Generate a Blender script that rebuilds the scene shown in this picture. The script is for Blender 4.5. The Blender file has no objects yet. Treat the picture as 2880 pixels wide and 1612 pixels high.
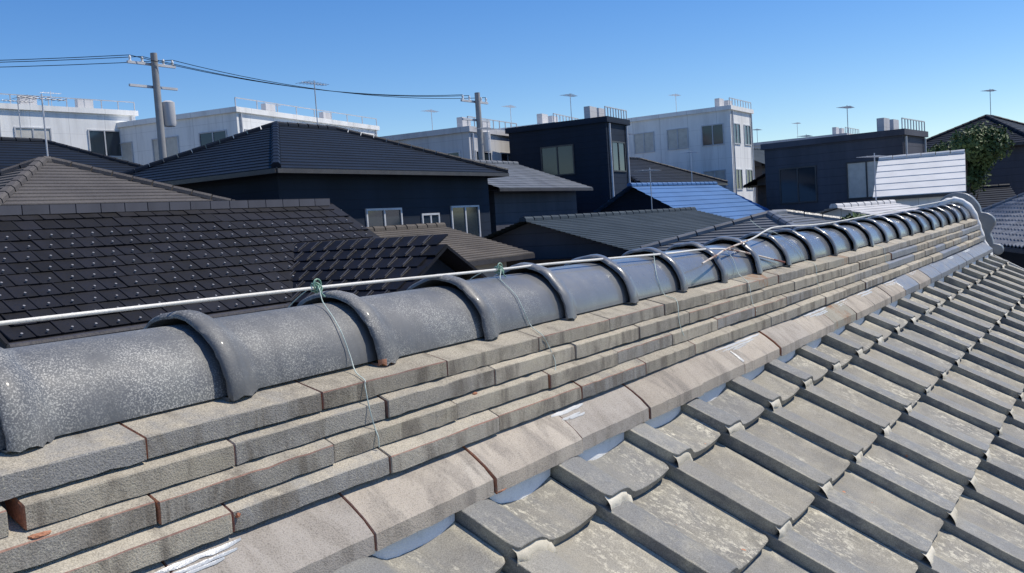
import bpy, bmesh, math, random
from mathutils import Vector, Matrix, noise
random.seed(11)
sc = bpy.context.scene
COL = sc.collection
R = math.radians

# ------------------------------------------------------------------ camera
cam_d = bpy.data.cameras.new('camera')
cam = bpy.data.objects.new('camera', cam_d); COL.objects.link(cam)
RIGHT = Vector((0.56701748, -0.82103545, -0.06627193))
UP = Vector((0.09490205, -0.01480375, 0.99537654))
FWD = Vector((0.81822049, 0.57068524, -0.06952396))
m3 = Matrix((RIGHT, UP, -FWD)).transposed()
cam.matrix_world = Matrix.Translation((-0.6296, -1.0520, 0.2433)) @ m3.to_4x4()
cam_d.sensor_width = 36.0
cam_d.lens = 2570.5 / 2880 * 36.0
cam_d.clip_start = 0.05
cam_d.clip_end = 3000
sc.camera = cam

# ------------------------------------------------------------------ sky, sun, exposure
SUN = Vector((0.40, -0.37, 0.84)).normalized()
world = bpy.data.worlds.new('World'); sc.world = world; world.use_nodes = True
wn = world.node_tree.nodes; wl = world.node_tree.links
for n in list(wn): wn.remove(n)
sky = wn.new('ShaderNodeTexSky'); sky.sky_type = 'NISHITA'; sky.sun_disc = False
sky.sun_elevation = math.asin(SUN.z); sky.sun_rotation = math.atan2(SUN.x, SUN.y)
sky.altitude = 0; sky.air_density = 1.0; sky.dust_density = 0.0; sky.ozone_density = 4.0
bg = wn.new('ShaderNodeBackground'); bg.inputs[1].default_value = 0.135
wo = wn.new('ShaderNodeOutputWorld')
hsv = wn.new('ShaderNodeHueSaturation'); hsv.inputs['Saturation'].default_value = 1.3; hsv.inputs['Value'].default_value = 1.0; hsv.inputs['Hue'].default_value = 0.51
wl.new(sky.outputs[0], hsv.inputs['Color']); wl.new(hsv.outputs[0], bg.inputs[0]); wl.new(bg.outputs[0], wo.inputs[0])
sd = bpy.data.lights.new('sun', 'SUN'); sd.energy = 4.8; sd.angle = R(0.53); sd.color = (1.0, 0.925, 0.80)
so = bpy.data.objects.new('sun', sd); COL.objects.link(so)
so.rotation_euler = SUN.to_track_quat('Z', 'Y').to_euler(); so.location = (0, 0, 30)
vs = sc.view_settings
vs.view_transform = 'Standard'; vs.look = 'None'; vs.exposure = 0.0; vs.gamma = 1.0; vs.use_curve_mapping = False

# ------------------------------------------------------------------ helpers
def obj(name, me, mats=(), parent=None, loc=None, rot=None):
    o = bpy.data.objects.new(name, me); COL.objects.link(o)
    if me is not None and mats and len(me.materials) == 0:
        for m in (mats if isinstance(mats, (list, tuple)) else [mats]): me.materials.append(m)
    if parent is not None: o.parent = parent
    if loc is not None: o.location = loc
    if rot is not None: o.rotation_euler = rot
    return o
def tag(o, label=None, cat=None, group=None, kind=None):
    if label: o['label'] = label
    if cat: o['category'] = cat
    if group: o['group'] = group
    if kind: o['kind'] = kind
    return o
def empty(name, loc=(0, 0, 0), rz=0.0):
    o = bpy.data.objects.new(name, None); COL.objects.link(o)
    o.location = loc; o.rotation_euler = (0, 0, rz); o.empty_display_size = 0.3
    return o
def mesh(name, verts, faces, smooth=False, sharp=None, fmat=None):
    me = bpy.data.meshes.new(name); me.from_pydata([tuple(v) for v in verts], [], faces); 
    if fmat:
        for p, i in zip(me.polygons, fmat): p.material_index = i
    me.update()
    if smooth:
        for p in me.polygons: p.use_smooth = True
        if sharp: me.set_sharp_from_angle(angle=R(sharp))
    return me
class MB:
    """collects shapes for one mesh"""
    def __init__(s): s.v = []; s.f = []; s.m = []
    def add(s, vs, fs, mi=0):
        b = len(s.v); s.v += [tuple(v) for v in vs]; s.f += [tuple(b + i for i in f) for f in fs]; s.m += [mi] * len(fs)
    def box(s, x0, x1, y0, y1, z0, z1, mi=0):
        s.add([(x0,y0,z0),(x1,y0,z0),(x1,y1,z0),(x0,y1,z0),(x0,y0,z1),(x1,y0,z1),(x1,y1,z1),(x0,y1,z1)],
              [(0,3,2,1),(4,5,6,7),(0,1,5,4),(1,2,6,5),(2,3,7,6),(3,0,4,7)], mi)
    def tube(s, pts, rad, n=8, mi=0, cap=True):
        pts = [Vector(p) for p in pts]; rings = []; prev = None
        for i, p in enumerate(pts):
            t = (pts[min(i+1, len(pts)-1)] - pts[max(i-1, 0)]).normalized()
            if prev is None:
                a = t.cross(Vector((0,0,1)));  a = a if a.length > 1e-4 else t.cross(Vector((1,0,0)))
            else: a = prev - t * prev.dot(t)
            a.normalize(); prev = a; b = t.cross(a)
            r = rad[i] if isinstance(rad, (list, tuple)) else rad
            rings.append([p + a*(r*math.cos(2*math.pi*k/n)) + b*(r*math.sin(2*math.pi*k/n)) for k in range(n)])
        vs = [v for r_ in rings for v in r_]; fs = []
        for i in range(len(pts)-1):
            for k in range(n):
                fs.append((i*n+k, i*n+(k+1)%n, (i+1)*n+(k+1)%n, (i+1)*n+k))
        if cap: fs.append(tuple(range(n-1,-1,-1))); fs.append(tuple((len(pts)-1)*n+k for k in range(n)))
        s.add(vs, fs, mi)
    def build(s, name, mats, parent=None, smooth=False, sharp=None, loc=None, rot=None):
        me = mesh(name, s.v, s.f, smooth, sharp, s.m)
        return obj(name, me, mats, parent, loc, rot)
def spline(P, sub=8):
    P = [Vector(p) for p in P]; out = []
    for i in range(len(P)-1):
        p0 = P[max(i-1,0)]; p1 = P[i]; p2 = P[i+1]; p3 = P[min(i+2,len(P)-1)]
        for k in range(sub):
            t = k/sub
            out.append(0.5*((2*p1)+(p2-p0)*t+(2*p0-5*p1+4*p2-p3)*t*t+(3*p1-p0-3*p2+p3)*t**3))
    out.append(P[-1]); return out

# ------------------------------------------------------------------ materials
class NT:
    def __init__(s, name):
        s.m = bpy.data.materials.new(name); s.m.use_nodes = True
        s.t = s.m.node_tree; s.n = s.t.nodes; s.l = s.t.links
        s.p = s.n['Principled BSDF']
    def new(s, typ, **kw):
        n = s.n.new(typ)
        for k, v in kw.items():
            if k.startswith('i_'):
                key = k[2:]; n.inputs[int(key) if key.isdigit() else key].default_value = v
            else: setattr(n, k, v)
        return n
    def link(s, a, b): s.l.new(a, b)
    def coords(s, scale=(1,1,1)):
        tc = s.new('ShaderNodeTexCoord'); oi = s.new('ShaderNodeObjectInfo')
        mul = s.new('ShaderNodeVectorMath', operation='MULTIPLY'); mul.inputs[1].default_value = (37.3, 51.7, 71.9)
        s.link(oi.outputs['Random'], mul.inputs[0])
        ad = s.new('ShaderNodeVectorMath', operation='ADD')
        s.link(tc.outputs['Object'], ad.inputs[0]); s.link(mul.outputs[0], ad.inputs[1])
        s.rand = oi.outputs['Random']; s.objc = tc.outputs['Object']
        return ad.outputs[0]
    def scaled(s, v, sc_):
        mp = s.new('ShaderNodeVectorMath', operation='MULTIPLY'); mp.inputs[1].default_value = sc_
        s.link(v, mp.inputs[0]); return mp.outputs[0]
    def noise(s, v, scale, detail=4, rough=0.55, dist=0.0):
        n = s.new('ShaderNodeTexNoise'); n.inputs['Scale'].default_value = scale; n.inputs['Detail'].default_value = detail
        n.inputs['Roughness'].default_value = rough; n.inputs['Distortion'].default_value = dist
        s.link(v, n.inputs['Vector']); return n.outputs['Fac']
    def ramp(s, fac, lo, hi, a=0.0, b=1.0):
        r = s.new('ShaderNodeMapRange'); r.inputs[1].default_value = lo; r.inputs[2].default_value = hi
        r.inputs[3].default_value = a; r.inputs[4].default_value = b; r.interpolation_type = 'SMOOTHSTEP'
        s.link(fac, r.inputs[0]); return r.outputs[0]
    def math(s, op, a, b=None):
        n = s.new('ShaderNodeMath', operation=op)
        for i, x in enumerate((a, b)):
            if x is None: continue
            if isinstance(x, (int, float)): n.inputs[i].default_value = x
            else: s.link(x, n.inputs[i])
        return n.outputs[0]
    def mix(s, fac, a, b, mode='MIX'):
        n = s.new('ShaderNodeMix', data_type='RGBA', blend_type=mode)
        if isinstance(fac, (int, float)): n.inputs[0].default_value = fac
        else: s.link(fac, n.inputs[0])
        for i, x in ((6, a), (7, b)):
            if isinstance(x, (tuple, list)): n.inputs[i].default_value = (*x, 1) if len(x) == 3 else x
            else: s.link(x, n.inputs[i])
        return n.outputs[2]
    def bump(s, h, strength, dist=0.01):
        b = s.new('ShaderNodeBump'); b.inputs['Strength'].default_value = strength; b.inputs['Distance'].default_value = dist
        s.link(h, b.inputs['Height']); s.link(b.outputs[0], s.p.inputs['Normal']); return b
    def out(s, color, rough, spec=0.5):
        if isinstance(color, (tuple, list)): s.p.inputs['Base Color'].default_value = (*color, 1)
        else: s.link(color, s.p.inputs['Base Color'])
        if isinstance(rough, (int, float)): s.p.inputs['Roughness'].default_value = rough
        else: s.link(rough, s.p.inputs['Roughness'])
        s.p.inputs['Specular IOR Level'].default_value = spec
        return s.m
def weathered(name, a, b, patch=None, patch_lo=0.55, patch_hi=0.72, patch_scale=12, stretch=(1,1,1), speck=None, speck_scale=260,
              speck_lo=0.55, speck_hi=0.66, dark=None, dark_scale=330, grain=0.25, jitter=0.16, rough=0.75, spec=0.35, bump=0.25, big=5.0, bdist=0.004, patch_amt=1.0, speck_gate=None, alt=None, lichen=None, stain=None):
    t = NT(name); v = t.coords()
    col = t.mix(t.ramp(t.noise(v, big, 3), 0.3, 0.7), a, b)
    if patch:
        pv = t.scaled(v, stretch)
        pm = t.ramp(t.noise(pv, patch_scale, 8, 0.68, 0.4), patch_lo, patch_hi, 0, patch_amt)
        col = t.mix(pm, col, patch)
    if alt: col = t.mix(t.ramp(t.math('FRACT', t.math('MULTIPLY', t.rand, 7.31)), 0.35, 0.9, 0, 0.75), col, alt)
    if speck:
        sm = t.ramp(t.noise(v, speck_scale, 2, 0.5), speck_lo, speck_hi)
        if speck_gate: sm = t.math('MULTIPLY', sm, t.ramp(t.noise(v, speck_gate[0], 4), speck_gate[1], speck_gate[2]))
        col = t.mix(sm, col, speck)
    g = t.noise(v, dark_scale, 3, 0.6)
    if dark: col = t.mix(t.ramp(g, 0.53, 0.68, 0, 0.75), col, dark)
    if stain:    # rain-run dirt and old stains
        s1 = t.ramp(t.noise(t.scaled(v, (1.0, 0.35, 0.25)), 17, 6, 0.65, 0.6), 0.44, 0.66, 0, 0.85)
        col = t.mix(s1, col, stain)
        s2 = t.ramp(t.noise(v, 5.5, 4, 0.6, 0.5), 0.55, 0.72, 0, 0.5)
        col = t.mix(s2, col, tuple(x * 0.8 for x in stain))
    if lichen:   # lichen settles on the upward faces
        ge = t.new('ShaderNodeNewGeometry'); gz = t.new('ShaderNodeSeparateXYZ'); t.link(ge.outputs['True Normal'], gz.inputs[0])
        lm = t.math('MULTIPLY', t.ramp(gz.outputs[2], 0.5, 0.8), t.ramp(t.noise(v, 24, 5, 0.7), 0.34, 0.62, 0.25, 0.95))
        col = t.mix(lm, col, lichen)
    val = t.math('ADD', t.ramp(g, 0.25, 0.75, 1-grain, 1+grain), t.math('MULTIPLY', t.math('SUBTRACT', t.rand, 0.5), 2*jitter))
    hs = t.new('ShaderNodeHueSaturation'); t.link(val, hs.inputs['Value']); t.link(col, hs.inputs['Color'])
    t.bump(t.math('ADD', g, t.noise(v, 40, 4)), bump, bdist)
    return t.out(hs.outputs[0], t.ramp(t.noise(v, 30, 3), 0.3, 0.7, rough-0.1, rough+0.1), spec)

def kawara_mat():
    t = NT('weathered_clay_tile'); v = t.coords()
    sep = t.new('ShaderNodeSeparateXYZ'); t.link(t.objc, sep.inputs[0])
    roll = t.ramp(sep.outputs[0], 0.08, 0.145, 1, 0)         # the roll is tinted bluer grey and carries less lichen
    base = t.mix(t.ramp(t.noise(v, 7, 3), 0.3, 0.7), (0.198, 0.188, 0.163), (0.275, 0.257, 0.212))
    base = t.mix(t.math('MULTIPLY', roll, 0.6), base, (0.176, 0.183, 0.187))
    streak = t.ramp(t.noise(t.scaled(v, (1.0, 0.28, 1)), 26, 5, 0.6, 0.3), 0.42, 0.72, 0, 0.5)
    base = t.mix(streak, base, (0.185, 0.188, 0.186))
    gate = t.ramp(t.noise(t.scaled(v, (1, 0.6, 1)), 6.5, 3), 0.42, 0.60)
    pm = t.ramp(t.noise(t.scaled(v, (1.0, 0.55, 1)), 75, 8, 0.8, 0.3), 0.5, 0.585)
    pm = t.math('MULTIPLY', t.math('MULTIPLY', pm, gate), t.ramp(roll, 0, 1, 0.95, 0.25))
    base = t.mix(pm, base, (0.56, 0.525, 0.42))
    soft = t.math('MULTIPLY', t.ramp(t.noise(v, 9, 4), 0.5, 0.75), 0.55)
    base = t.mix(soft, base, (0.345, 0.32, 0.25))
    tint = t.math('FRACT', t.math('MULTIPLY', t.rand, 9.77))
    base = t.mix(t.ramp(tint, 0.5, 1.0, 0, 0.4), base, (0.31, 0.283, 0.225))
    base = t.mix(t.ramp(tint, 0.0, 0.35, 0.4, 0), base, (0.185, 0.194, 0.202))
    ed = t.math('ADD', t.ramp(sep.outputs[0], 0.001, 0.007, 0.8, 0), t.ramp(sep.outputs[0], 0.272, 0.300, 0, 1))
    ed = t.math('MULTIPLY', ed, t.ramp(t.noise(t.scaled(v, (1, 0.5, 1)), 18, 5, 0.7), 0.40, 0.62, 0, 0.8))
    base = t.mix(ed, base, (0.5, 0.46, 0.35))
    # the small red spots where the glaze has chipped
    chip = t.ramp(t.noise(v, 30, 1), 0.80, 0.82)
    base = t.mix(chip, base, (0.5, 0.2, 0.1))
    g = t.noise(v, 420, 3, 0.6)
    val = t.math('ADD', t.ramp(g, 0.25, 0.75, 0.70, 1.3), t.math('MULTIPLY', t.math('SUBTRACT', t.rand, 0.5), 0.22))
    hs = t.new('ShaderNodeHueSaturation'); t.link(val, hs.inputs['Value']); t.link(base, hs.inputs['Color'])
    t.bump(t.math('ADD', g, t.noise(v, 60, 5)), 0.3, 0.003)
    return t.out(hs.outputs[0], t.ramp(t.noise(v, 22, 3), 0.3, 0.7, 0.5, 0.78), 0.38)
def crown_mat():
    t = NT('glazed_ridge_tile'); v = t.coords()
    base = t.mix(t.ramp(t.noise(v, 6, 3), 0.3, 0.7), (0.108, 0.114, 0.121), (0.152, 0.156, 0.158))
    run = t.ramp(t.noise(t.scaled(v, (1.0, 0.12, 0.12)), 42, 5, 0.6, 0.2), 0.45, 0.75, 0, 0.55)
    base = t.mix(run, base, (0.085, 0.09, 0.096))
    cell = t.new('ShaderNodeTexVoronoi', feature='DISTANCE_TO_EDGE'); cell.inputs['Scale'].default_value = 300
    t.link(v, cell.inputs['Vector'])
    craze = t.ramp(cell.outputs['Distance'], 0.05, 0.36, 1, 0.1)
    sp = t.ramp(t.noise(v, 400, 3, 0.7), 0.49, 0.58)
    geo = t.new('ShaderNodeNewGeometry'); gs = t.new('ShaderNodeSeparateXYZ'); t.link(geo.outputs['Position'], gs.inputs[0])
    agedx = t.ramp(gs.outputs[0], 0.5, 1.7, 1.0, 0.22)        # the tiles at the weather end are crazed most
    base = t.mix(t.ramp(agedx, 0.22, 1.0, 0.6, 0), base, (0.155, 0.164, 0.174))  # farther tiles get a paler, bluer base colour
    gate = t.math('MULTIPLY', t.ramp(t.noise(v, 7, 6, 0.65), 0.36, 0.66), agedx)
    mk = t.math('MULTIPLY', t.math('MULTIPLY', sp, craze), gate)
    base = t.mix(t.math('MULTIPLY', mk, 0.95), base, (0.47, 0.465, 0.43))
    base = t.mix(t.math('MULTIPLY', t.math('MULTIPLY', gate, t.ramp(t.noise(v, 14, 4), 0.5, 0.75)), 0.35), base, (0.24, 0.245, 0.225))
    stain = t.ramp(t.noise(v, 4.0, 2), 0.72, 0.78, 0, 0.7)
    base = t.mix(stain, base, (0.26, 0.18, 0.13))
    val = t.math('ADD', 1.0, t.math('MULTIPLY', t.math('SUBTRACT', t.rand, 0.5), 0.3))
    hs = t.new('ShaderNodeHueSaturation'); t.link(val, hs.inputs['Value']); t.link(base, hs.inputs['Color'])
    t.bump(t.math('ADD', t.math('MULTIPLY', t.noise(v, 300, 2), 0.4), t.noise(v, 22, 3)), 0.22, 0.004)
    rg = t.math('ADD', t.ramp(t.noise(v, 40, 3), 0.3, 0.7, 0.17, 0.27), t.math('MULTIPLY', agedx, 0.36))
    t.link(t.ramp(agedx, 0.2, 1.0, 0.55, 0.06), t.p.inputs['Coat Weight']); t.p.inputs['Coat Roughness'].default_value = 0.11
    return t.out(hs.outputs[0], rg, 0.4)
def siding(name, c, pitch=0.28, rough=0.7):
    t = NT(name); v = t.coords(); sp = t.new('ShaderNodeSeparateXYZ'); t.link(t.objc, sp.inputs[0])
    fr = t.math('FRACT', t.math('DIVIDE', sp.outputs[2], pitch))
    col = t.mix(t.ramp(t.noise(t.scaled(v, (1, 1, 0.15)), 0.8, 5, 0.6), 0.3, 0.7), tuple(x * 0.8 for x in c), tuple(x * 1.25 for x in c))
    col = t.mix(t.ramp(fr, 0.0, 0.06, 0.8, 0), col, tuple(x * 0.3 for x in c))
    t.bump(t.math('SUBTRACT', 1.0, fr), 0.6, 0.02)
    return t.out(col, rough, 0.3)
def panel(name, c):
    t = NT(name); v = t.coords(); sp = t.new('ShaderNodeSeparateXYZ'); t.link(t.objc, sp.inputs[0])
    j = t.math('MINIMUM', t.math('FRACT', t.math('DIVIDE', sp.outputs[2], 0.92)), t.math('MINIMUM', t.math('FRACT', t.math('DIVIDE', sp.outputs[0], 1.83)), t.math('FRACT', t.math('DIVIDE', sp.outputs[1], 1.83))))
    col = t.mix(t.ramp(t.noise(t.scaled(v, (1, 1, 0.12)), 1.6, 6, 0.65), 0.42, 0.75, 0, 0.6), c, tuple(x * 0.62 for x in c))
    col = t.mix(t.ramp(j, 0.005, 0.02, 0.6, 0), col, tuple(x * 0.45 for x in c))
    return t.out(col, 0.85, 0.3)
M = {}
M['tile'] = kawara_mat()
M['crown'] = crown_mat()
M['noshi'] = weathered('weathered_ridge_course_tile', (0.30, 0.275, 0.228), (0.40, 0.362, 0.29), patch=(0.41, 0.37, 0.275), patch_lo=0.48, patch_hi=0.7, patch_scale=11, patch_amt=0.6,
                       speck=(0.46, 0.435, 0.35), speck_scale=340, speck_lo=0.56, speck_hi=0.74, dark=(0.12, 0.12, 0.118), dark_scale=430, grain=0.36, jitter=0.13, rough=0.9, spec=0.25, big=7, bump=0.5, alt=(0.25, 0.255, 0.262), lichen=(0.40, 0.362, 0.29), stain=(0.15, 0.133, 0.11))
M['noshi_wide'] = weathered('weathered_base_course_tile', (0.385, 0.34, 0.283), (0.475, 0.425, 0.355), patch=(0.48, 0.445, 0.385), patch_scale=9, patch_amt=0.6,
                       dark=(0.15, 0.13, 0.125), dark_scale=430, grain=0.36, jitter=0.10, rough=0.9, spec=0.25, bump=0.4, alt=(0.33, 0.305, 0.275), stain=(0.25, 0.225, 0.195))
M['noshi_blue'] = weathered('glazed_base_course_tile', (0.18, 0.195, 0.22), (0.235, 0.245, 0.255), patch=(0.31, 0.285, 0.255), patch_scale=9, patch_amt=0.7,
                       dark=(0.17, 0.165, 0.16), jitter=0.08, rough=0.42, spec=0.6)
M['noshi_rust'] = weathered('rust_stained_course_tile', (0.28, 0.265, 0.22), (0.34, 0.315, 0.255), patch=(0.27, 0.14, 0.07), patch_lo=0.53, patch_hi=0.64, patch_scale=8, patch_amt=0.8,
                       dark=(0.12, 0.11, 0.1), grain=0.35, jitter=0.06, rough=0.9)
M['clay'] = weathered('bare_red_clay', (0.33, 0.135, 0.075), (0.42, 0.2, 0.12), patch=(0.3, 0.2, 0.16), patch_scale=60, grain=0.25, jitter=0.1, rough=0.9)
M['clay_dull'] = weathered('dirty_red_clay', (0.2, 0.12, 0.1), (0.31, 0.18, 0.135), patch=(0.2, 0.18, 0.16), patch_scale=60, grain=0.25, jitter=0.1, rough=0.9)
M['core'] = weathered('ridge_mortar', (0.10, 0.10, 0.10), (0.16, 0.155, 0.15), rough=0.95)
M['plaster'] = weathered('white_lime_plaster', (0.74, 0.74, 0.72), (0.84, 0.84, 0.82), patch=(0.45, 0.44, 0.4), patch_scale=18, patch_amt=0.5, grain=0.08, jitter=0.05, rough=0.8)
M['sealant'] = weathered('cream_sealant', (0.52, 0.475, 0.38), (0.68, 0.635, 0.53), patch=(0.27, 0.25, 0.2), patch_scale=70, patch_amt=0.6, grain=0.1, jitter=0.14, rough=0.6)
M['caulk'] = weathered('white_caulk', (0.5, 0.5, 0.48), (0.63, 0.63, 0.6), patch=(0.34, 0.33, 0.3), patch_scale=45, patch_amt=0.7, stretch=(0.25, 1, 1), grain=0.08, jitter=0.05, rough=0.4, spec=0.6)
M['caulk_grey'] = weathered('weathered_grey_caulk', (0.40, 0.42, 0.44), (0.52, 0.53, 0.53), patch=(0.34, 0.34, 0.33), patch_scale=40, patch_amt=0.8, stretch=(0.2, 1, 1), grain=0.1, jitter=0.05, rough=0.32, spec=0.7)
M['oni'] = weathered('grey_ridge_end_tile', (0.15, 0.165, 0.18), (0.2, 0.21, 0.22), patch=(0.27, 0.27, 0.26), patch_scale=12, patch_amt=0.5, grain=0.1, rough=0.4, spec=0.6)
M['rod'] = weathered('white_coated_rod', (0.64, 0.62, 0.56), (0.76, 0.74, 0.68), patch=(0.4, 0.36, 0.28), patch_lo=0.54, patch_hi=0.75, patch_scale=20, patch_amt=0.6, grain=0.05, jitter=0.02, rough=0.4, spec=0.5)
M['rod_worn'] = weathered('worn_rusty_rod', (0.56, 0.5, 0.43), (0.68, 0.62, 0.55), patch=(0.2, 0.1, 0.07), patch_lo=0.45, patch_hi=0.62, patch_scale=28, stretch=(0.5, 1, 1), grain=0.1, jitter=0.02, rough=0.7)
M['rod_rust'] = weathered('rusted_rod_end', (0.13, 0.05, 0.045), (0.25, 0.10, 0.07), grain=0.2, rough=0.85)
M['wire'] = weathered('pale_green_tie_wire', (0.42, 0.52, 0.46), (0.58, 0.66, 0.6), grain=0.1, jitter=0.05, rough=0.45, spec=0.6)
M['wire_knot'] = weathered('green_wire_knot', (0.22, 0.38, 0.28), (0.36, 0.5, 0.4), grain=0.1, jitter=0.05, rough=0.45, spec=0.6)
def simple(name, c, rough=0.7, var=0.12, spec=0.4, scale=3.0, bump=0.1):
    d = tuple(x*(1-var) for x in c); e = tuple(min(1, x*(1+var)) for x in c)
    return weathered(name, d, e, big=scale, grain=var*0.5, dark_scale=60, jitter=var*0.3, rough=rough, spec=spec, bump=bump)

# ================================================================== OUR ROOF
XC, ZC, RC = 0.160, 0.0145, 0.110           # crown centre (y, z) and radius
PN = 0.3074                                 # length of a course tile
X0, X1 = -1.75, 7.18                        # ridge ends
def sori(x): return 0.028 * max(0.0, (x - 3.0) / 4.0) ** 2
house = empty('tiled_house', (3.0, 0.16, -7.8))
tag(house, 'grey clay tiled roof with a tall stacked ridge in the foreground', 'house')
HO = Vector((3.0, 0.16, -7.8))
def hp(x, y, z): return Vector((x, y, z)) - HO

# ---- roof pan tiles
TH = 0.52371; TW = 0.3064; TL = 0.2536
T0 = Vector((0.54792, -0.19466, -0.30988))
ES = Vector((0, -math.cos(TH), -math.sin(TH))); EN = Vector((0, -math.sin(TH), math.cos(TH)))
LIFT = 0.0254; KT = 1.156
TB = T0 - EN * 0.0462
PROF = [(0.0, 0.0420), (0.0012, 0.0430), (0.02, 0.0447), (0.048, 0.0446), (0.066, 0.0412), (0.084, 0.0325), (0.098, 0.0235), (0.114, 0.0160),
        (0.14, 0.0112), (0.17, 0.0096), (0.20, 0.0108), (0.23, 0.0145), (0.252, 0.0192), (0.2612, 0.0212), (0.2625, 0.0205)]
PROF = [(a * KT, b * KT) for a, b in PROF]
SROWS = [-0.325, -0.22, -0.11, -0.035, -0.022, -0.012, -0.005, -0.0015, 0.0]
def tile_mesh(name, seed, chip=False):
    rnd = random.Random(seed); V = []; F = []; Mi = []
    nx = len(PROF)
    warp = [rnd.uniform(-0.0012, 0.0012) for _ in range(4)]
    for j, s in enumerate(SROWS):
        rl = 0.030; rr = 0.034
        q = max(0, (s + rl) / rl); xl = 0.011 * (1 - math.sqrt(max(0, 1 - q * q)))
        q = max(0, (s + rr) / rr); xr = 0.262 * KT - 0.024 * (1 - math.sqrt(max(0, 1 - q * q)))
        lift = LIFT * (1 + s / TL)
        for (px, pn_) in PROF:
            k = px / 0.2625
            if px < 0.055: x = xl + px * (0.055 - xl) / 0.055
            elif px > 0.231: x = 0.231 + (px - 0.231) * (xr - 0.231) / (0.2625 * KT - 0.231)
            else: x = px
            n = pn_ + lift + warp[0] * math.sin(9 * px + s * 12) + warp[1] * (px / 0.3) * 1.5
            if s == 0.0: n -= 0.0012
            V.append((x, s, n))
    for j in range(len(SROWS) - 1):
        for i in range(nx - 1):
            a = j * nx + i; F.append((a, a + nx, a + nx + 1, a + 1)); Mi.append(0)
    # skirts: left, right, nose
    def skirt(idx, drop):
        b = len(V)
        for i in idx: V.append((V[i][0] + (0.0006 if drop > 0.02 else 0), V[i][1] - 0.001, V[i][2] - drop))
        for k in range(len(idx) - 1):
            F.append((idx[k], b + k, b + k + 1, idx[k + 1])); Mi.append(0)
    skirt([j * nx for j in range(len(SROWS))], 0.030)
    skirt([j * nx + nx - 1 for j in reversed(range(len(SROWS)))], 0.017)
    skirt([(len(SROWS) - 1) * nx + i for i in range(nx)], 0.0195)
    me = mesh(name, V, F, True, 28, Mi); me.materials.append(M['tile']); return me
# local (x, s, n) -> world via basis; keep object axes = (x, s, n)
TM = Matrix((Vector((1, 0, 0)), ES, EN)).transposed()       # columns
TMESH = [tile_mesh('roof_tile', k) for k in range(5)]
def seal_mesh(seed):
    rnd = random.Random(100 + seed); V = []; F = []
    xs = [KT * q for q in (0.001, 0.010, 0.022, 0.036, 0.05, 0.064, 0.076, 0.086, 0.094, 0.101, 0.108)]
    hi = rnd.uniform(0.09, 0.12)
    def top(x):
        for a, b in zip(PROF[:-1], PROF[1:]):
            if a[0] <= x <= b[0]: return a[1] + (b[1] - a[1]) * (x - a[0]) / (b[0] - a[0])
        return 0.03
    n = len(xs)
    bul = [rnd.uniform(0.0, 0.0035) for _ in xs]; foot = [rnd.uniform(0.007, 0.016) for _ in xs]
    foot[-1] += 0.005 * rnd.random(); foot[rnd.randrange(3)] += rnd.uniform(0, 0.008)
    for i, x in enumerate(xs):
        t = top(x); e = 1 - abs(i / (n - 1) - 0.45) * 0.4
        V.append((x, -0.010, t + LIFT - 0.006)); V.append((x, 0.0005 + bul[i] * 0.5, t + LIFT - 0.0075 - rnd.uniform(0, 0.003)))
        V.append((x, 0.002 + foot[i] * 0.35 + bul[i], t + LIFT * 0.45)); V.append((x, foot[i], t + 0.0025 + foot[i] * 0.1)); V.append((x, foot[i] + 0.002, t - 0.002 + foot[i] * 0.1))
    for i in range(n - 1):
        for k in range(4):
            a = i * 5 + k; F.append((a, a + 1, a + 6, a + 5))
    # drip tail at the left corner
    me = mesh('sealant', V, F, True, 60); me.materials.append(M['sealant']); return me
SMESH = [seal_mesh(k) for k in range(6)]
COLS = range(-7, 22); ROWS = range(0, 10)
for j in ROWS:
    for i in COLS:
        jx = random.uniform(-0.002, 0.002); jn = random.uniform(-0.0015, 0.0015); ja = random.uniform(-0.008, 0.008); jr = random.uniform(-0.010, 0.010)
        p = TB + Vector((TW * i + jx, 0, 0)) + ES * (TL * j + random.uniform(-0.002, 0.002)) + EN * jn
        rot = TM @ Matrix.Rotation(ja, 3, 'Z') @ Matrix.Rotation(jr, 3, 'Y')
        o = obj('roof_tile', TMESH[random.randrange(5)], (), house)
        o.matrix_local = Matrix.Translation(p - HO) @ rot.to_4x4()
        if random.random() < 0.93 or (j < 4 and i < 8):
            s_ = obj('sealant', SMESH[random.randrange(6)], (), o)
            s_.scale = (random.uniform(0.85, 1.1), random.uniform(0.6, 1.5), 1)
# ---- the lower courses and the rear slope, one joined mesh each
def strip_tiles(name, mirror, rows):
    mb = MB(); xs = [p[0] for p in PROF]
    for j in rows:
        vv = []; cols = COLS
        for s in (-0.29, 0.0, 0.0005):
            for i in cols:
                for (px, pn_) in PROF:
                    n = pn_ + LIFT * (1 + s / TL) - (0.016 if s > 0 else 0)
                    w_ = TB + Vector((TW * i + px, 0, 0)) + ES * (TL * j + s) + EN * n
                    if mirror: w_.y = 2 * XC - w_.y
                    vv.append(w_ - HO)
        N = len(cols) * len(PROF); ff = []
        for r_ in range(2):
            for k in range(N - 1):
                q = (r_*N+k, r_*N+k+1, (r_+1)*N+k+1, (r_+1)*N+k)
                ff.append(q if mirror else q[::-1])
        mb.add(vv, ff)
    o = mb.build(name, M['tile'], house, True, 40); tag(o, kind='stuff')
strip_tiles('lower_roof_tiles', False, range(10, 16))
strip_tiles('rear_roof_tiles', True, range(0, 16))
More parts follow.
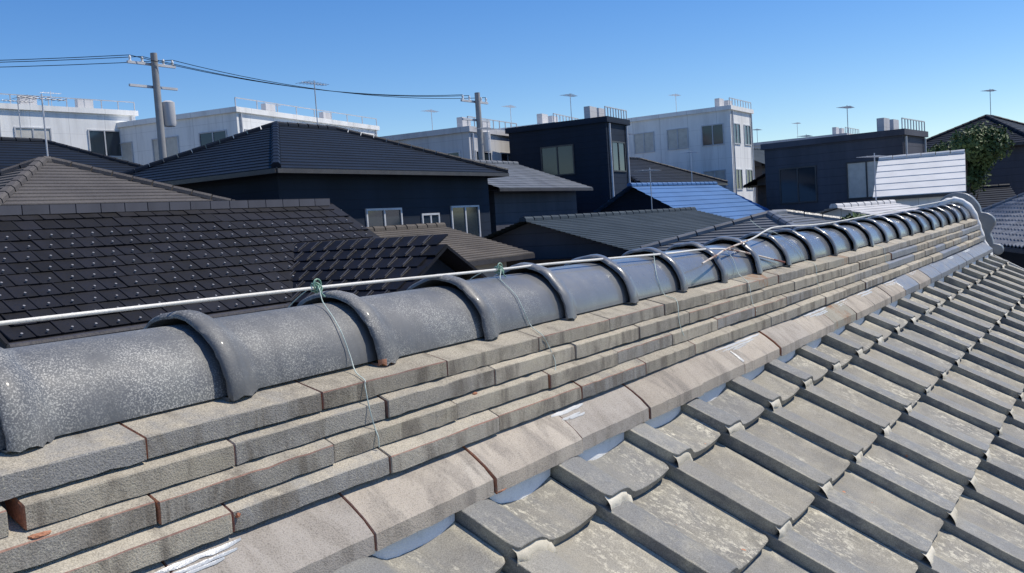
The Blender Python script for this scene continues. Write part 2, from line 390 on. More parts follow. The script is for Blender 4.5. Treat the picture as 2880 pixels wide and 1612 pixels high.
# ---- deck, walls
mb = MB()
for sgn in (1, -1):
    def my(v): return v if sgn > 0 else Vector((v.x, 2 * XC - v.y, v.z))
    a = TB + ES * (-0.40) + EN * (-0.004); b = TB + ES * (TL * 15) + EN * (-0.004)
    P = [Vector((X0, a.y, a.z)), Vector((X1 + 0.08, a.y, a.z)), Vector((X1 + 0.08, b.y, b.z)), Vector((X0, b.y, b.z))]
    Q = [p - EN * 0.05 for p in P]
    vs_ = [my(p) - HO for p in P + Q]
    fs_ = [(0,3,2,1),(4,5,6,7),(0,1,5,4),(1,2,6,5),(2,3,7,6),(3,0,4,7)]
    mb.add(vs_, fs_ if sgn > 0 else [f[::-1] for f in fs_])
mb.build('roof_deck', simple('dark_roof_board', (0.05, 0.045, 0.04)), house)
ez = (TB + ES * (TL * 13)).z - 0.12; ey = (TB + ES * (TL * 13)).y
mb = MB(); mb.box(X0 + 0.3 - HO.x, X1 - 0.3 - HO.x, ey - HO.y, 2*XC - ey - HO.y, 0, ez + 7.8)
zt = -0.30 + 7.8
for xx in (X0 + 0.3 - HO.x, X1 - 0.3 - HO.x):
    mb.add([(xx, ey - HO.y, ez + 7.8), (xx, 2*XC - ey - HO.y, ez + 7.8), (xx, 0, zt)], [(0, 1, 2)])
mb.build('wall', simple('beige_wall_render', (0.5, 0.46, 0.4)), house)
mb = MB(); 
for sgn in (1, -1):
    a = TB + ES * -0.2; b = TB + ES * (TL * 15.4)
    ya, yb = (a.y, b.y) if sgn > 0 else (2*XC - a.y, 2*XC - b.y)
    for k, (off, hh) in enumerate(((0.005, 0.03), (0.03, 0.022))):
        x_ = 7.30 + off; dz = 0.045 - 0.02 * k
        vs_ = [hp(x_, ya, a.z + dz), hp(x_ + 0.02, ya, a.z + dz), hp(x_ + 0.02, yb, b.z + dz), hp(x_, yb, b.z + dz)]
        vs_ += [v - Vector((0, 0, hh + 0.12)) for v in vs_]
        mb.add(vs_, [(0,3,2,1),(4,5,6,7),(0,1,5,4),(1,2,6,5),(2,3,7,6),(3,0,4,7)])
mb.build('verge_board', simple('pale_verge_board', (0.55, 0.55, 0.52)), house)

# ---- ridge core
core = [(-0.03, -0.30), (-0.060, -0.215), (-0.015, -0.15), (0.012, -0.1), (0.03, -0.04), (0.055, -0.005), (0.075, 0.02)]
core = core + [(2*XC - y, z) for y, z in reversed(core)]
mb = MB(); n = len(core); xs = [X0 + (X1 - X0) * k / 12 for k in range(13)]
vs_ = [hp(x, y, z + sori(x) * 0.4) for x in xs for y, z in core]
fs_ = [(k*n+i, k*n+(i+1)%n, (k+1)*n+(i+1)%n, (k+1)*n+i) for k in range(12) for i in range(n)]
mb.add(vs_, fs_ + [tuple(range(n)), tuple(12*n+i for i in reversed(range(n)))])
mb.build('ridge_mortar', M['core'], house)

# ---- ridge course tiles: five courses
#        y       z       h      slope  depth  x offset  sori factor
LAY = [(0.0, 0.0, 0.0275, 15, 0.12, 0.0409, 1.0), (-0.0117, -0.0366, 0.0292, 22, 0.09, 0.1686, 0.85), (-0.0246, -0.0767, 0.0282, 23, 0.09, 0.0321, 0.75),
       (-0.0426, -0.1194, 0.0280, 26, 0.09, 0.1320, 0.65), (-0.1014, -0.2044, 0.0284, 40, 0.082, 0.3361, 0.5)]
def course_tile(li, xa, xb, mirror=False, collect=None, redL=0, redR=0, mat=None, seed=0, redE=False):
    y0, z0, h, sl, dep, off, sf = LAY[li]; rnd = random.Random(seed)
    ta = math.tan(R(sl)); cy = 0.0035
    dy = rnd.uniform(-0.0028, 0.0028); dz = rnd.uniform(-0.0014, 0.0012); tw = rnd.uniform(-0.0045, 0.0045)
    if li == 4:
        top = [(0.0, 0.0), (0.002, 0.0012), (0.02, 0.0185), (0.045, 0.0375), (dep, 0.062)]
    else:
        top = [(0.0, 0.0), (0.0012, 0.0006), (dep * 0.5, dep * 0.5 * ta), (dep, dep * ta)]
    sec = [(0.0006, -h), (0.0, -h * 0.5)] + [(0.0, -0.0010)] + top[1:] + [(dep, dep * ta - h)]
    xs = [xa, xa + 0.0014] + [xa + (xb-xa)*q/12 for q in range(1, 12)] + [xb - 0.0014, xb]; NX = len(xs) - 1; sd = rnd.uniform(0, 50)
    chips = [(rnd.uniform(xa, xb), rnd.uniform(0.006, 0.016), rnd.uniform(0.001, 0.003)) for _ in range(rnd.choice([0, 1, 2, 3]))]
    n = len(sec); V = []; F = []; Fm = []
    for xi, x in enumerate(xs):
        endc = rnd.uniform(0.0012, 0.0032) if xi in (0, NX) else 0.0
        worn = 0.0011 * noise.noise(Vector((x * 28, sd, 0))) + sum(d_ * max(0, 1 - abs(x - c_) / w_) for c_, w_, d_ in chips)
        f = (x - xa) / (xb - xa) - 0.5
        for k, (a, b) in enumerate(sec):
            yy = y0 + dy + tw * f + a + (endc if k <= 3 else 0.0) + (max(0, worn) * 0.7 if k in (2, 3) else 0) + 0.0006 * noise.noise(Vector((x * 12, sd + 9, 0)))
            zz = z0 + dz + b + sori(x) * sf - (endc * 0.8 if 2 <= k < n - 1 else 0) + (rnd.uniform(-0.0011, 0.0011) if k == 0 else 0) - (max(0, worn) if k in (2, 3) else 0) + (rnd.uniform(-0.0006, 0.0006))
            if mirror: yy = 2 * XC - yy
            V.append((x, yy, zz))
    for xi in range(NX):
        for k in range(n - 1):
            q = (xi*n+k, xi*n+k+1, (xi+1)*n+k+1, (xi+1)*n+k)
            F.append(q[::-1] if not mirror else q)
            mi = 0
            if xi == 0 and redL > 0: mi = redL
            if xi == NX - 1 and redR > 0: mi = redR
            if k >= n - 2: mi = 0
            if k == 2 and redE: mi = 2
            Fm.append(mi)
    F.append(tuple(range(n))); Fm.append(1 if redL else 2); F.append(tuple(NX*n+k for k in reversed(range(n)))); Fm.append(1 if redR else 2)
    if collect is not None:
        collect.add([Vector(v) - HO for v in V], F); return
    ctr = Vector(((xa+xb)/2, y0, z0))
    me = mesh('ridge_course_tile', [Vector(v) - ctr for v in V], F, True, 17, Fm)
    o = obj('ridge_course_tile', me, [mat or M['noshi'], M['clay'], M['clay_dull']], house, ctr - HO)
    return o
RUST = {(0, 2.2), (0, 3.12), (4, 2.9)}
joints5 = []
for li in range(5):
    off = LAY[li][5]; k0 = math.ceil((X0 - off) / PN); x = off + k0 * PN; k = k0
    while x < X1 - 0.1:
        xa, xb = x + 0.0012, min(x + PN - 0.0012, X1 + (0.0 if li < 4 else 0.04))
        if li == 1 and abs(x - (off - PN)) < 0.01: xa += 0.014          # the gap left by a broken corner
        mat = M['noshi_wide'] if li == 4 else M['noshi']
        if li == 4 and (x > 4.6 or (x > 3.9 and random.random() < 0.6)): mat = M['noshi_blue']
        if li in (1, 2, 3) and x > 4.0 and random.random() < 0.55: mat = M['noshi_blue']
        for (a, b) in RUST:
            if a == li and xa <= b <= xb: mat = M['noshi_rust']
        rl = random.choices([0, 1, 2], [0.4, 0.15, 0.45])[0]; rr = random.choices([0, 1, 2], [0.6, 0.1, 0.3])[0]
        if li == 4: rl, rr = (1 if abs(x - 0.6435) < 0.02 else 2 if x < 2.5 else 0), 0
        if x > 2.4: rl, rr = random.choice([0, 0, 2]), 0
        course_tile(li, xa, xb, redL=rl, redR=rr, mat=mat, seed=li * 100 + k + 500, redE=(li < 4 and x < 2.2 and random.random() < 0.3))
        k += 1; x = off + k * PN
back = MB()
for li in range(5):
    off = LAY[li][5]; k0 = math.ceil((X0 - off) / PN); x = off + k0 * PN; k = k0
    while x < X1 - 0.1:
        course_tile(li, x + 0.0012, min(x + PN - 0.0012, X1), True, back, seed=k); k += 1; x = off + k * PN
tag(back.build('rear_ridge_courses', M['noshi'], house), kind='stuff')
# small crumbs of red clay where corners have broken off
def crumb(x, y, z, sx, sy, sz, seed, name='clay_chip', mat='clay'):
    rnd = random.Random(seed); bm = bmesh.new(); bmesh.ops.create_icosphere(bm, subdivisions=2, radius=1)
    for v in bm.verts: v.co *= rnd.uniform(0.7, 1.15); v.co.x *= sx; v.co.y *= sy; v.co.z *= sz
    me = bpy.data.meshes.new(name); bm.to_mesh(me); bm.free(); me.materials.append(M[mat])
    return obj(name, me, (), house, hp(x, y, z))
crumb(0.660, -0.1003, -0.2310, 0.016, 0.003, 0.0025, 3)
crumb(-0.115, -0.0205, -0.0725, 0.014, 0.005, 0.003, 5); crumb(0.715, -0.0125, -0.0715, 0.007, 0.004, 0.003, 6)
crumb(0.139, -0.0425, -0.124, 0.004, 0.003, 0.004, 7)

# ---- round ridge tiles with raised bands
PB = 0.3146; BX = -0.112
def crown_mesh(seed, red=False):
    rnd = random.Random(seed); V = []; F = []; Fm = []
    xs = [0.0, 0.0, 0.004, 0.011, 0.021, 0.032, 0.042, 0.050, 0.057, 0.064, 0.074, 0.12, 0.2, 0.28, 0.335]
    def rad(i, x):
        if i == 0: return RC + 0.0098
        if i == 1: return RC + 0.0142
        if x > 0.07: return RC - 0.002 * (x - 0.07) / 0.26
        t = (x - 0.020) / (0.020 if x < 0.020 else 0.046)
        b = math.sqrt(max(0, 1 - t * t)) if x < 0.020 else max(0, 0.5 + 0.5 * math.cos(math.pi * min(1, t)))**0.75
        return RC + (0.0142 + 0.0063 * b if x < 0.020 else 0.0205 * b)
    NT_ = 40; amps = [(rnd.uniform(-0.0012, 0.0012), rnd.uniform(2, 6), rnd.uniform(0, 6)) for _ in range(3)]
    for i, x in enumerate(xs):
        for k in range(NT_ + 1):
            t = math.pi * k / NT_
            r = rad(i, x)
            if x < 0.06: r += sum(a * math.sin(f * t * 2 + p) for a, f, p in amps) + rnd.uniform(-0.0005, 0.0005)
            else: r += rnd.uniform(-0.00025, 0.00025)
            zz = r * math.sin(t); ed = 0.0
            if k in (0, NT_):
                zz = 0.004 if x > 0.06 else rnd.uniform(-0.003, 0.003)
            V.append((x + (rnd.uniform(-0.001, 0.001) if i < 3 else 0), r * math.cos(t), zz))
    n = NT_ + 1
    for i in range(len(xs) - 1):
        for k in range(NT_):
            F.append((i*n+k, (i+1)*n+k, (i+1)*n+k+1, i*n+k+1)); Fm.append(0)
    # under lip of the band and bottom edges
    b = len(V)
    for k in range(n):
        t = math.pi * k / NT_; V.append((0.06, (RC + 0.001) * math.cos(t), (RC + 0.001) * math.sin(t)))
    for k in range(NT_): F.append((b + k, k, k + 1, b + k + 1)); Fm.append(0)
    for e in (0, NT_):
        bb = len(V); sg = 1 if e == 0 else -1
        for i in range(len(xs)): 
            v = V[i*n+e]; V.append((v[0], v[1] - sg * (0.03 if v[0] < 0.06 else 0.016), v[2] + 0.001))
        for i in range(len(xs) - 1):
            F.append((i*n+e, bb+i, bb+i+1, (i+1)*n+e) if e == 0 else (i*n+e, (i+1)*n+e, bb+i+1, bb+i))
            Fm.append(1 if (red and e and xs[i] < 0.06) else 0)
    if red:
        for q, f in enumerate(F[:(len(xs)-1)*NT_]):
            i, k = divmod(q, NT_)
            if i <= 2 and k >= NT_ - 1: Fm[q] = 1
    me = mesh('ridge_cap_tile', V, F, True, 50, Fm); me.materials.append(M['crown']); me.materials.append(M['clay']); return me
CM = [crown_mesh(k) for k in range(5)]; CMR = crown_mesh(77, True)
k = -5; 
while True:
    x = BX + PB * k
    if x > X1 - 0.12: break
    me = CMR if k in (2,) else CM[k % 5]
    sl = (sori(x + 0.3) - sori(x)) / 0.3
    o = obj('ridge_cap_tile', me, (), house, hp(x, XC + random.uniform(-0.002, 0.002), ZC + sori(x) + random.uniform(-0.001, 0.0015)))
    o.rotation_euler = (random.uniform(-0.02, 0.02), -math.atan(sl) + random.uniform(-0.004, 0.004), random.uniform(-0.006, 0.006))
    k += 1
# ---- white plaster in the hollows beneath the lowest course
def prof_at(x):
    for a, b in zip(PROF[:-1], PROF[1:]):
        if a[0] <= x <= b[0]: return a[1] + (b[1] - a[1]) * (x - a[0]) / (b[0] - a[0])
    return PROF[-1][1]
def tile_z(xl, y):
    """height of the first course's upper face at y"""
    s_ = -(y - TB.y) / math.cos(TH)
    return TB.z + (y - TB.y) * math.tan(TH) + (prof_at(xl) + LIFT * (1 + s_ / TL)) / math.cos(TH)
for i in COLS:
    V = []; F = []; nq = 14
    for q in range(nq + 1):
        xl = 0.098 + (0.302 - 0.098) * q / nq; x = TB.x + TW * i + xl
        yb = -0.080 + 0.0015 * math.sin(q * 0.6 + i * 2.1) + random.uniform(-0.0004, 0.0004)
        z0_ = tile_z(xl, yb) - 0.006; zt_ = max(-0.209 + sori(x) * 0.5, z0_ + 0.001)
        for f, o_ in ((0.0, -0.003), (0.35, -0.0045), (0.75, -0.001), (1.0, 0.004)):
            V.append(hp(x, yb + o_, z0_ + (zt_ - z0_) * f))
    for q in range(nq):
        for r_ in range(3):
            a = q * 4 + r_; F.append((a, a + 4, a + 5, a + 1))
    obj('plaster_infill', mesh('plaster_infill', V, F, True, 50), M['plaster'], house)
# ---- streaks of caulk along the foot of the stacked courses
def base_top(y):   # top surface of the base course
    d = y + 0.1014
    pts = [(0.0, 0.0), (0.002, 0.0012), (0.02, 0.0185), (0.045, 0.0375), (0.082, 0.062)]
    for (a, b), (c_, e_) in zip(pts[:-1], pts[1:]):
        if a <= d <= c_: return -0.2044 + b + (e_ - b) * (d - a) / (c_ - a)
    return -0.2044
def caulk(x0, x1, w, seed, mat='caulk'):
    rnd = random.Random(seed); V = []; F = []
    strands = [(-0.0432, 0.42, 0.0, 1.0)] + [(-0.0432 - w * rnd.uniform(0.55, 0.75), 0.2, rnd.uniform(0.0, 0.15), rnd.uniform(0.7, 0.95)), (-0.0432 - w * rnd.uniform(0.9, 1.05), 0.14, rnd.uniform(0.05, 0.4), rnd.uniform(0.55, 0.9))]
    for (yc, fr, fa, fb) in strands:
        a0 = x0 + (x1 - x0) * fa; a1 = x0 + (x1 - x0) * fb; n = max(8, int((a1 - a0) / 0.008)); b0 = len(V); ph = rnd.uniform(0, 9)
        for q in range(n + 1):
            f = q / n; x = a0 + (a1 - a0) * f; zo = sori(x) * 0.5
            ww = w * fr * (min(1, 5 * f) * min(1, 4 * (1 - f))) ** 0.7 * (0.7 + 0.5 * noise.noise(Vector((x * 60, ph, 0)))) + 0.0006
            y_ = yc + 0.002 * noise.noise(Vector((x * 25, ph + 5, 0)))
            for k_, (o_, h_) in enumerate(((0.5, -0.001), (0.25, 0.0018), (-0.25, 0.0014), (-0.6, -0.0008))):
                V.append(hp(x, y_ + o_ * ww, base_top(y_ + o_ * ww) + h_ * (1 + 0.4 * noise.noise(Vector((x * 90, ph, 3)))) + zo))
        for q in range(n):
            for r_ in range(3):
                a = b0 + q * 4 + r_; F.append((a, a + 1, a + 5, a + 4))
    me = mesh('caulk_streak', V, F, True, 60); return obj('caulk_streak', me, M[mat], house)
caulk(0.005, 0.140, 0.016, 1, 'caulk_grey'); caulk(0.925, 1.055, 0.020, 2, 'caulk')
caulk(1.80, 2.16, 0.015, 3); caulk(2.20, 2.42, 0.017, 4); caulk(2.62, 2.90, 0.016, 5); caulk(3.02, 3.2, 0.016, 9)
caulk(3.35, 3.62, 0.014, 6); caulk(3.82, 4.1, 0.018, 7); caulk(4.35, 4.6, 0.010, 8); caulk(4.95, 5.1, 0.012, 10); caulk(5.5, 5.7, 0.012, 11); caulk(6.1, 6.4, 0.010, 12)
# drips across the base course
def drip(x, ya, yb, seed):
    rnd = random.Random(seed); V = []; F = []
    for q in range(9):
        f = q / 8; y = ya + (yb - ya) * f; d = y + 0.1014; z = -0.2044 + (0.0055 + (d - 0.003) * 0.93 if d < 0.02 else 0.0215 + (d - 0.02) * 0.72)
        w = 0.0035 + 0.004 * f * rnd.uniform(0.6, 1.3); xx = x + 0.008 * f + rnd.uniform(-0.001, 0.001)
        for dx, h_ in ((-w, -0.001), (-w*0.4, 0.0025), (w*0.4, 0.0025), (w, -0.001)): V.append(hp(xx + dx, y, z + h_))
    for q in range(8):
        for r_ in range(3): a = q*4+r_; F.append((a, a+1, a+5, a+4))
    obj('caulk_drip', mesh('caulk_drip', V, F, True, 60), M['caulk'], house)
drip(1.868, -0.062, -0.098, 1); drip(4.02, -0.060, -0.09, 2)

# ---- ridge end tile with scalloped outline
half = [(0.16, 0.238), (0.134, 0.236), (0.10, 0.228), (0.072, 0.214), (0.048, 0.193), (0.030, 0.169), (0.012, 0.142), (-0.001, 0.112), (-0.004, 0.086), (-0.012, 0.074), (-0.03, 0.071), (-0.055, 0.064), (-0.082, 0.044), (-0.102, 0.016),
        (-0.104, -0.006), (-0.094, -0.034), (-0.078, -0.058), (-0.066, -0.085), (-0.070, -0.108), (-0.080, -0.126), (-0.084, -0.15), (-0.088, -0.17), (-0.104, -0.174), (-0.126, -0.178), (-0.144, -0.192), (-0.152, -0.214), (-0.148, -0.238), (-0.134, -0.256), (-0.112, -0.262), (-0.08, -0.25), (-0.04, -0.235), (0.16, -0.235)]
outl = half + [(2 * XC - y, z) for y, z in reversed(half[1:-1])]
bm = bmesh.new()
vsb = [bm.verts.new((7.22 - 7.2, y - XC, z)) for y, z in outl]; f0 = bm.faces.new(vsb)
ext = bmesh.ops.extrude_face_region(bm, geom=[f0]); 
for e in ext['geom']:
    if isinstance(e, bmesh.types.BMVert): e.co.x += 0.075
bmesh.ops.recalc_face_normals(bm, faces=bm.faces[:])
big = [e for e in bm.edges if len(e.link_faces) == 2 and any(len(f.verts) > 6 for f in e.link_faces)]
bmesh.ops.bevel(bm, geom=big, offset=0.012, segments=3, affect='EDGES', profile=0.5)
me = bpy.data.meshes.new('ridge_end_tile'); bm.to_mesh(me); bm.free()
for p in me.polygons: p.use_smooth = True
me.set_sharp_from_angle(angle=R(40))
oni = obj('ridge_end_tile', me, M['oni'], house, hp(7.22, XC, 0.01))
rim = [(0.17, 0.196), (0.135, 0.194), (0.10, 0.182), (0.072, 0.160), (0.038, 0.115), (0.012, 0.062), (-0.002, 0.015), (-0.012, -0.04), (-0.028, -0.10), (-0.045, -0.15), (-0.075, -0.195)]
rim = [(2*XC - y, z) for y, z in reversed(rim)] + rim
pts = spline([hp(7.165 + random.uniform(-0.004, 0.004), y + 0.012, z - 0.006) for y, z in rim], 4)
mb = MB(); mb.tube(pts, [0.023 + 0.003 * math.sin(i * 0.45) + 0.002 * math.sin(i * 1.1 + 1) for i in range(len(pts))], 12)
mb.build('plaster_rim', M['plaster'], oni, True, 60).location = -(hp(7.22, XC, 0.01))

# ================================================================== ROD, WIRES
def rod(name, pts, rad, mats, seg, label):
    sp = spline(pts, 10); org = Vector(pts[0]); mb = MB()
    n = len(sp); cuts = [0] + [int(n * s) for s in seg] + [n - 1]
    for i in range(len(cuts) - 1):
        a, b = cuts[i], cuts[i + 1]
        mb.tube([p - org for p in sp[a:b + 1]], rad, 10, i, cap=True)
    o = mb.build(name, mats, None, True, 60, loc=org)
    return tag(o, label, 'rod')
rod('white_rod', [(-1.6, 0.165, 0.160), (-0.6, 0.163, 0.1595), (-0.046, 0.16, 0.158), (0.49, 0.157, 0.1515), (0.80, 0.152, 0.1450), (1.06, 0.142, 0.1400), (1.23, 0.128, 0.1385), (1.67, 0.106, 0.1275), (1.85, 0.100, 0.1225), (2.04, 0.098, 0.1205), (2.18, 0.088, 0.115), (2.30, 0.072, 0.101), (2.47, 0.058, 0.072), (2.68, 0.036, 0.033)],
    0.0031, [M['rod'], M['rod_worn'], M['rod_rust']], (0.80, 0.955), 'long white rod tied along the near half of the ridge, its far end bent down')
rod('white_rod', [(1.90, 0.024, 0.0865), (2.05, 0.04, 0.101), (2.19, 0.062, 0.1125), (2.47, 0.08, 0.131), (2.64, 0.09, 0.1515), (2.77, 0.10, 0.160), (2.98, 0.11, 0.1575), (3.31, 0.12, 0.149), (3.72, 0.13, 0.1475), (4.3, 0.138, 0.155), (4.85, 0.14, 0.1665), (5.6, 0.14, 0.178), (6.3, 0.14, 0.188), (7.0, 0.145, 0.205)],
    0.0031, [M['rod_worn'], M['rod'], M['rod']], (0.22, 0.6), 'second white rod running to the far ridge end, its cut end crossing the first')
def wire(pts, label, rad=0.0010, knot=None):
    org = Vector(pts[0]); mb = MB(); sp = spline(pts, 6)
    mb.tube([p - org for p in sp], rad, 6, 0)
    if knot:
        c = Vector(knot) - org; hel = []
        for q in range(60):
            a = q / 60 * 2 * math.pi * 3.2; rr = 0.0075 + 0.0025 * math.sin(q * 0.8)
            hel.append(c + Vector((0.010 * (q / 60 - 0.5) + 0.002 * math.sin(q), rr * math.cos(a), rr * math.sin(a))))
        mb.tube(hel, 0.0013, 6, 1)
        lp = [c + Vector((0.004 + 0.003*math.sin(q*.9), -0.006 - 0.001 * q, 0.004 - 0.0026 * q)) for q in range(9)]
        mb.tube(lp, 0.0014, 6, 1)
        lp = [c + Vector((0.009 * math.cos(a), -0.004, 0.006 + 0.009 * math.sin(a))) for a in [q / 12 * 2 * math.pi for q in range(13)]]
        mb.tube(lp, 0.0014, 6, 1)
    o = mb.build('tie_wire', [M['wire'], M['wire_knot']], None, True, 60, loc=org)
    return tag(o, label, 'wire', 'wires tying the ridge down')
def over(x, pts_near, knot_y=0.156, knot_z=0.151, left=True):
    """wire from the far side, over the rod and down the courses"""
    pts = []
    if left: pts += [(x - 0.03, 0.29, 0.03), (x - 0.02, 0.25, 0.082), (x - 0.01, 0.21, 0.125)]
    pts += [(x, knot_y, knot_z + 0.004)] + pts_near
    return pts
wire(over(0.497, [(0.484, 0.128, 0.128), (0.468, 0.088, 0.1015), (0.461, 0.063, 0.0745), (0.460, 0.048, 0.040), (0.452, 0.03, 0.014), (0.441, 0.0, 0.0035), (0.438, -0.003, -0.006), (0.433, -0.0145, -0.045), (0.435, -0.0205, -0.073), (0.434, -0.0275, -0.088), (0.434, -0.0275, -0.104)]),
     'pale green tie wire with a looped knot at the second visible band', knot=(0.497, 0.156, 0.152))
wire(over(1.036, [(1.01, 0.122, 0.122), (0.996, 0.100, 0.1105), (0.994, 0.071, 0.085), (0.992, 0.052, 0.052), (1.003, 0.043, 0.018), (0.978, 0.0, 0.0028), (0.992, -0.003, -0.018), (0.998, -0.0145, -0.053), (0.99, -0.02, -0.074), (0.975, -0.0275, -0.09), (0.958, -0.027, -0.103)], 0.143, 0.1395),
     'pale green tie wire with a small knot at the fourth visible band', knot=(1.036, 0.143, 0.140))
wire(over(1.745, [(1.70, 0.08, 0.094), (1.664, 0.057, 0.063), (1.67, 0.042, 0.018), (1.655, 0.0, 0.003), (1.632, -0.0145, -0.05), (1.63, -0.022, -0.075), (1.63, -0.0275, -0.09)], 0.104, 0.1265, False),
     'pale tie wire running down from the rod at the sixth visible band')
wire([(2.26, 0.10, 0.112), (2.247, 0.067, 0.081), (2.238, 0.045, 0.03), (2.229, 0.02, 0.0095), (2.205, -0.002, -0.005), (2.193, -0.0145, -0.063), (2.19, -0.028, -0.09)],
     'pale tie wire just beyond the crossing of the two rods')
wire([(2.86, 0.15, 0.150), (2.88, 0.10, 0.116), (2.913, 0.058, 0.069), (2.95, 0.044, 0.02), (2.93, 0.0, 0.004), (2.90, -0.0145, -0.06), (2.89, -0.028, -0.09)],
     'pale tie wire down the courses beside the rust-stained ridge band')
wire([(2.70, 0.165, 0.195), (2.715, 0.15, 0.175), (2.73, 0.13, 0.158), (2.75, 0.115, 0.148), (2.80, 0.12, 0.142)], 'loose end of wire sticking up from the bent second rod')
wire([(4.05, 0.10, 0.118), (4.07, 0.058, 0.07), (4.06, 0.044, 0.02), (4.05, -0.002, 0.003), (4.03, -0.0145, -0.06), (4.02, -0.028, -0.09)], 'pale tie wire over the glossy far ridge tiles')

# ================================================================== GROUND AND NEIGHBOURS
G0 = -7.8
mb = MB(); nn = 24; S = 900.0
vv = [(-S + 2*S*i/nn, -S + 2*S*j/nn, G0) for j in range(nn+1) for i in range(nn+1)]
mb.add(vv, [(j*(nn+1)+i, j*(nn+1)+i+1, (j+1)*(nn+1)+i+1, (j+1)*(nn+1)+i) for j in range(nn) for i in range(nn)])
tag(mb.build('ground', simple('dry_soil_ground', (0.2, 0.18, 0.15), 0.95, 0.25, scale=0.3)), kind='structure')
mb = MB(); mb.box(-40, 160, 4.6, 7.4, G0 - 0.1, G0 + 0.004)
tag(mb.build('road', simple('worn_asphalt', (0.055, 0.055, 0.058), 0.9, 0.2, scale=0.5)), kind='structure')

GL = NT('window_glass'); GL.out((0.02, 0.03, 0.04), 0.08, 0.7); M['glass'] = GL.m
M['frame'] = simple('aluminium_frame', (0.5, 0.51, 0.53), 0.4)
M['darkframe'] = simple('dark_bronze_frame', (0.06, 0.055, 0.055), 0.4)
M['white_wall'] = panel('white_painted_wall', (0.83, 0.83, 0.81))
M['grey_wall'] = panel('light_grey_wall', (0.55, 0.55, 0.56))
M['beige_wall'] = simple('beige_wall_panel', (0.52, 0.46, 0.40), 0.85, 0.06, scale=0.4)
M['brown_wall'] = siding('brown_siding', (0.17, 0.125, 0.105))
M['navy_wall'] = siding('navy_siding', (0.0075, 0.015, 0.03))
M['slate_wall'] = siding('slate_grey_siding', (0.07, 0.072, 0.088), 0.35)
M['black_tile'] = simple('black_flat_tile', (0.0062, 0.0066, 0.0105), 0.62, 0.5, 0.25, scale=1.6)
M['navy_roof'] = simple('navy_roof_tile', (0.004, 0.009, 0.019), 0.6, 0.2, 0.25, scale=1.0)
M['brown_roof'] = weathered('brown_shingle', (0.075, 0.066, 0.058), (0.115, 0.10, 0.085), patch=(0.06, 0.05, 0.045), patch_scale=3, stretch=(1, 8, 8), grain=0.3, dark_scale=40, jitter=0.05, rough=0.9, big=0.8)
M['teal_roof'] = weathered('slate_blue_shingle', (0.026, 0.042, 0.058), (0.042, 0.06, 0.078), patch=(0.02, 0.03, 0.04), patch_scale=3, stretch=(1, 8, 8), grain=0.3, dark_scale=40, jitter=0.05, rough=0.8, big=0.8)
M['greybrown_roof'] = weathered('grey_brown_shingle', (0.078, 0.073, 0.074), (0.108, 0.1, 0.097), patch=(0.08, 0.075, 0.074), patch_scale=3, stretch=(1, 8, 8), grain=0.3, dark_scale=40, jitter=0.05, rough=0.9, big=0.8)
M['blue_roof'] = simple('blue_metal_roof', (0.06, 0.15, 0.33), 0.45, 0.1, 0.5, scale=0.8)
M['grey_roof'] = simple('grey_roof_tile', (0.13, 0.14, 0.155), 0.5, 0.2, 0.5, scale=1.5)
M['white_metal'] = simple('white_metal_roof', (0.62, 0.63, 0.63), 0.6, 0.06, 0.4, scale=1.5)
M['grey_wave_roof'] = simple('pale_grey_roof_tile', (0.17, 0.18, 0.195), 0.5, 0.25, 0.5, scale=3)
M['stud'] = simple('steel_snow_stud', (0.22, 0.22, 0.23), 0.5, 0.1, 0.5)
M['pole'] = simple('concrete_pole', (0.30, 0.30, 0.30), 0.9, 0.1)
M['cable'] = simple('black_cable_sheath', (0.012, 0.012, 0.013), 1.0, 0.1, 0.0)
M['trunk'] = simple('tree_bark', (0.09, 0.065, 0.05), 0.95, 0.2)
M['leaf'] = weathered('green_leaves', (0.045, 0.085, 0.03), (0.10, 0.15, 0.05), grain=0.2, dark_scale=20, jitter=0.1, rough=0.6, big=1.2)

M['curtain'] = simple('pale_curtain', (0.5, 0.48, 0.43), 0.35, 0.1, 0.6)
def windows(b, face, w, d, specs, frame='frame'):
    """specs: (offset along wall, sill height, width, height); face 0 = local -y wall, 1 = local -x wall"""
    for (u, z, ww, hh) in specs:
        t = 0.06
        mb = MB(); pn_ = MB()
        def put(m, a0, a1, z0, z1, o0, o1):
            if face == 0: m.box(a0, a1, -d/2 - o1, -d/2 - o0, z0, z1)
            else: m.box(-w/2 - o1, -w/2 - o0, a0, a1, z0, z1)
        put(mb, u - ww/2, u - ww/2 + t, z, z + hh, -0.05, 0.05); put(mb, u + ww/2 - t, u + ww/2, z, z + hh, -0.05, 0.05)
        put(mb, u - ww/2 + t, u + ww/2 - t, z, z + t, -0.05, 0.05); put(mb, u - ww/2 + t, u + ww/2 - t, z + hh - t, z + hh, -0.05, 0.05)
        put(mb, u - t/2, u + t/2, z + t, z + hh - t, -0.05, 0.045)
        o = mb.build('window', M[frame], b)
        put(pn_, u - ww/2 + t, u - t/2, z + t, z + hh - t, -0.04, 0.012); put(pn_, u + t/2, u + ww/2 - t, z + t, z + hh - t, -0.04, 0.012)
        pn_.build('pane', M['curtain' if random.random() < 0.35 else 'glass'], o)
def aerial(b, x, y, z):
    mb = MB(); mb.tube([(x, y, z - 0.1), (x, y, z + 1.5)], 0.018, 6); mb.tube([(x - 0.55, y, z + 1.4), (x + 0.55, y, z + 1.4)], 0.012, 6)
    for i in range(8):
        xx = x - 0.5 + i * 0.14; mb.tube([(xx, y - 0.32 + 0.02 * i, z + 1.4), (xx, y + 0.32 - 0.02 * i, z + 1.4)], 0.007, 5)
    mb.build('tv_aerial', M['frame'], b)
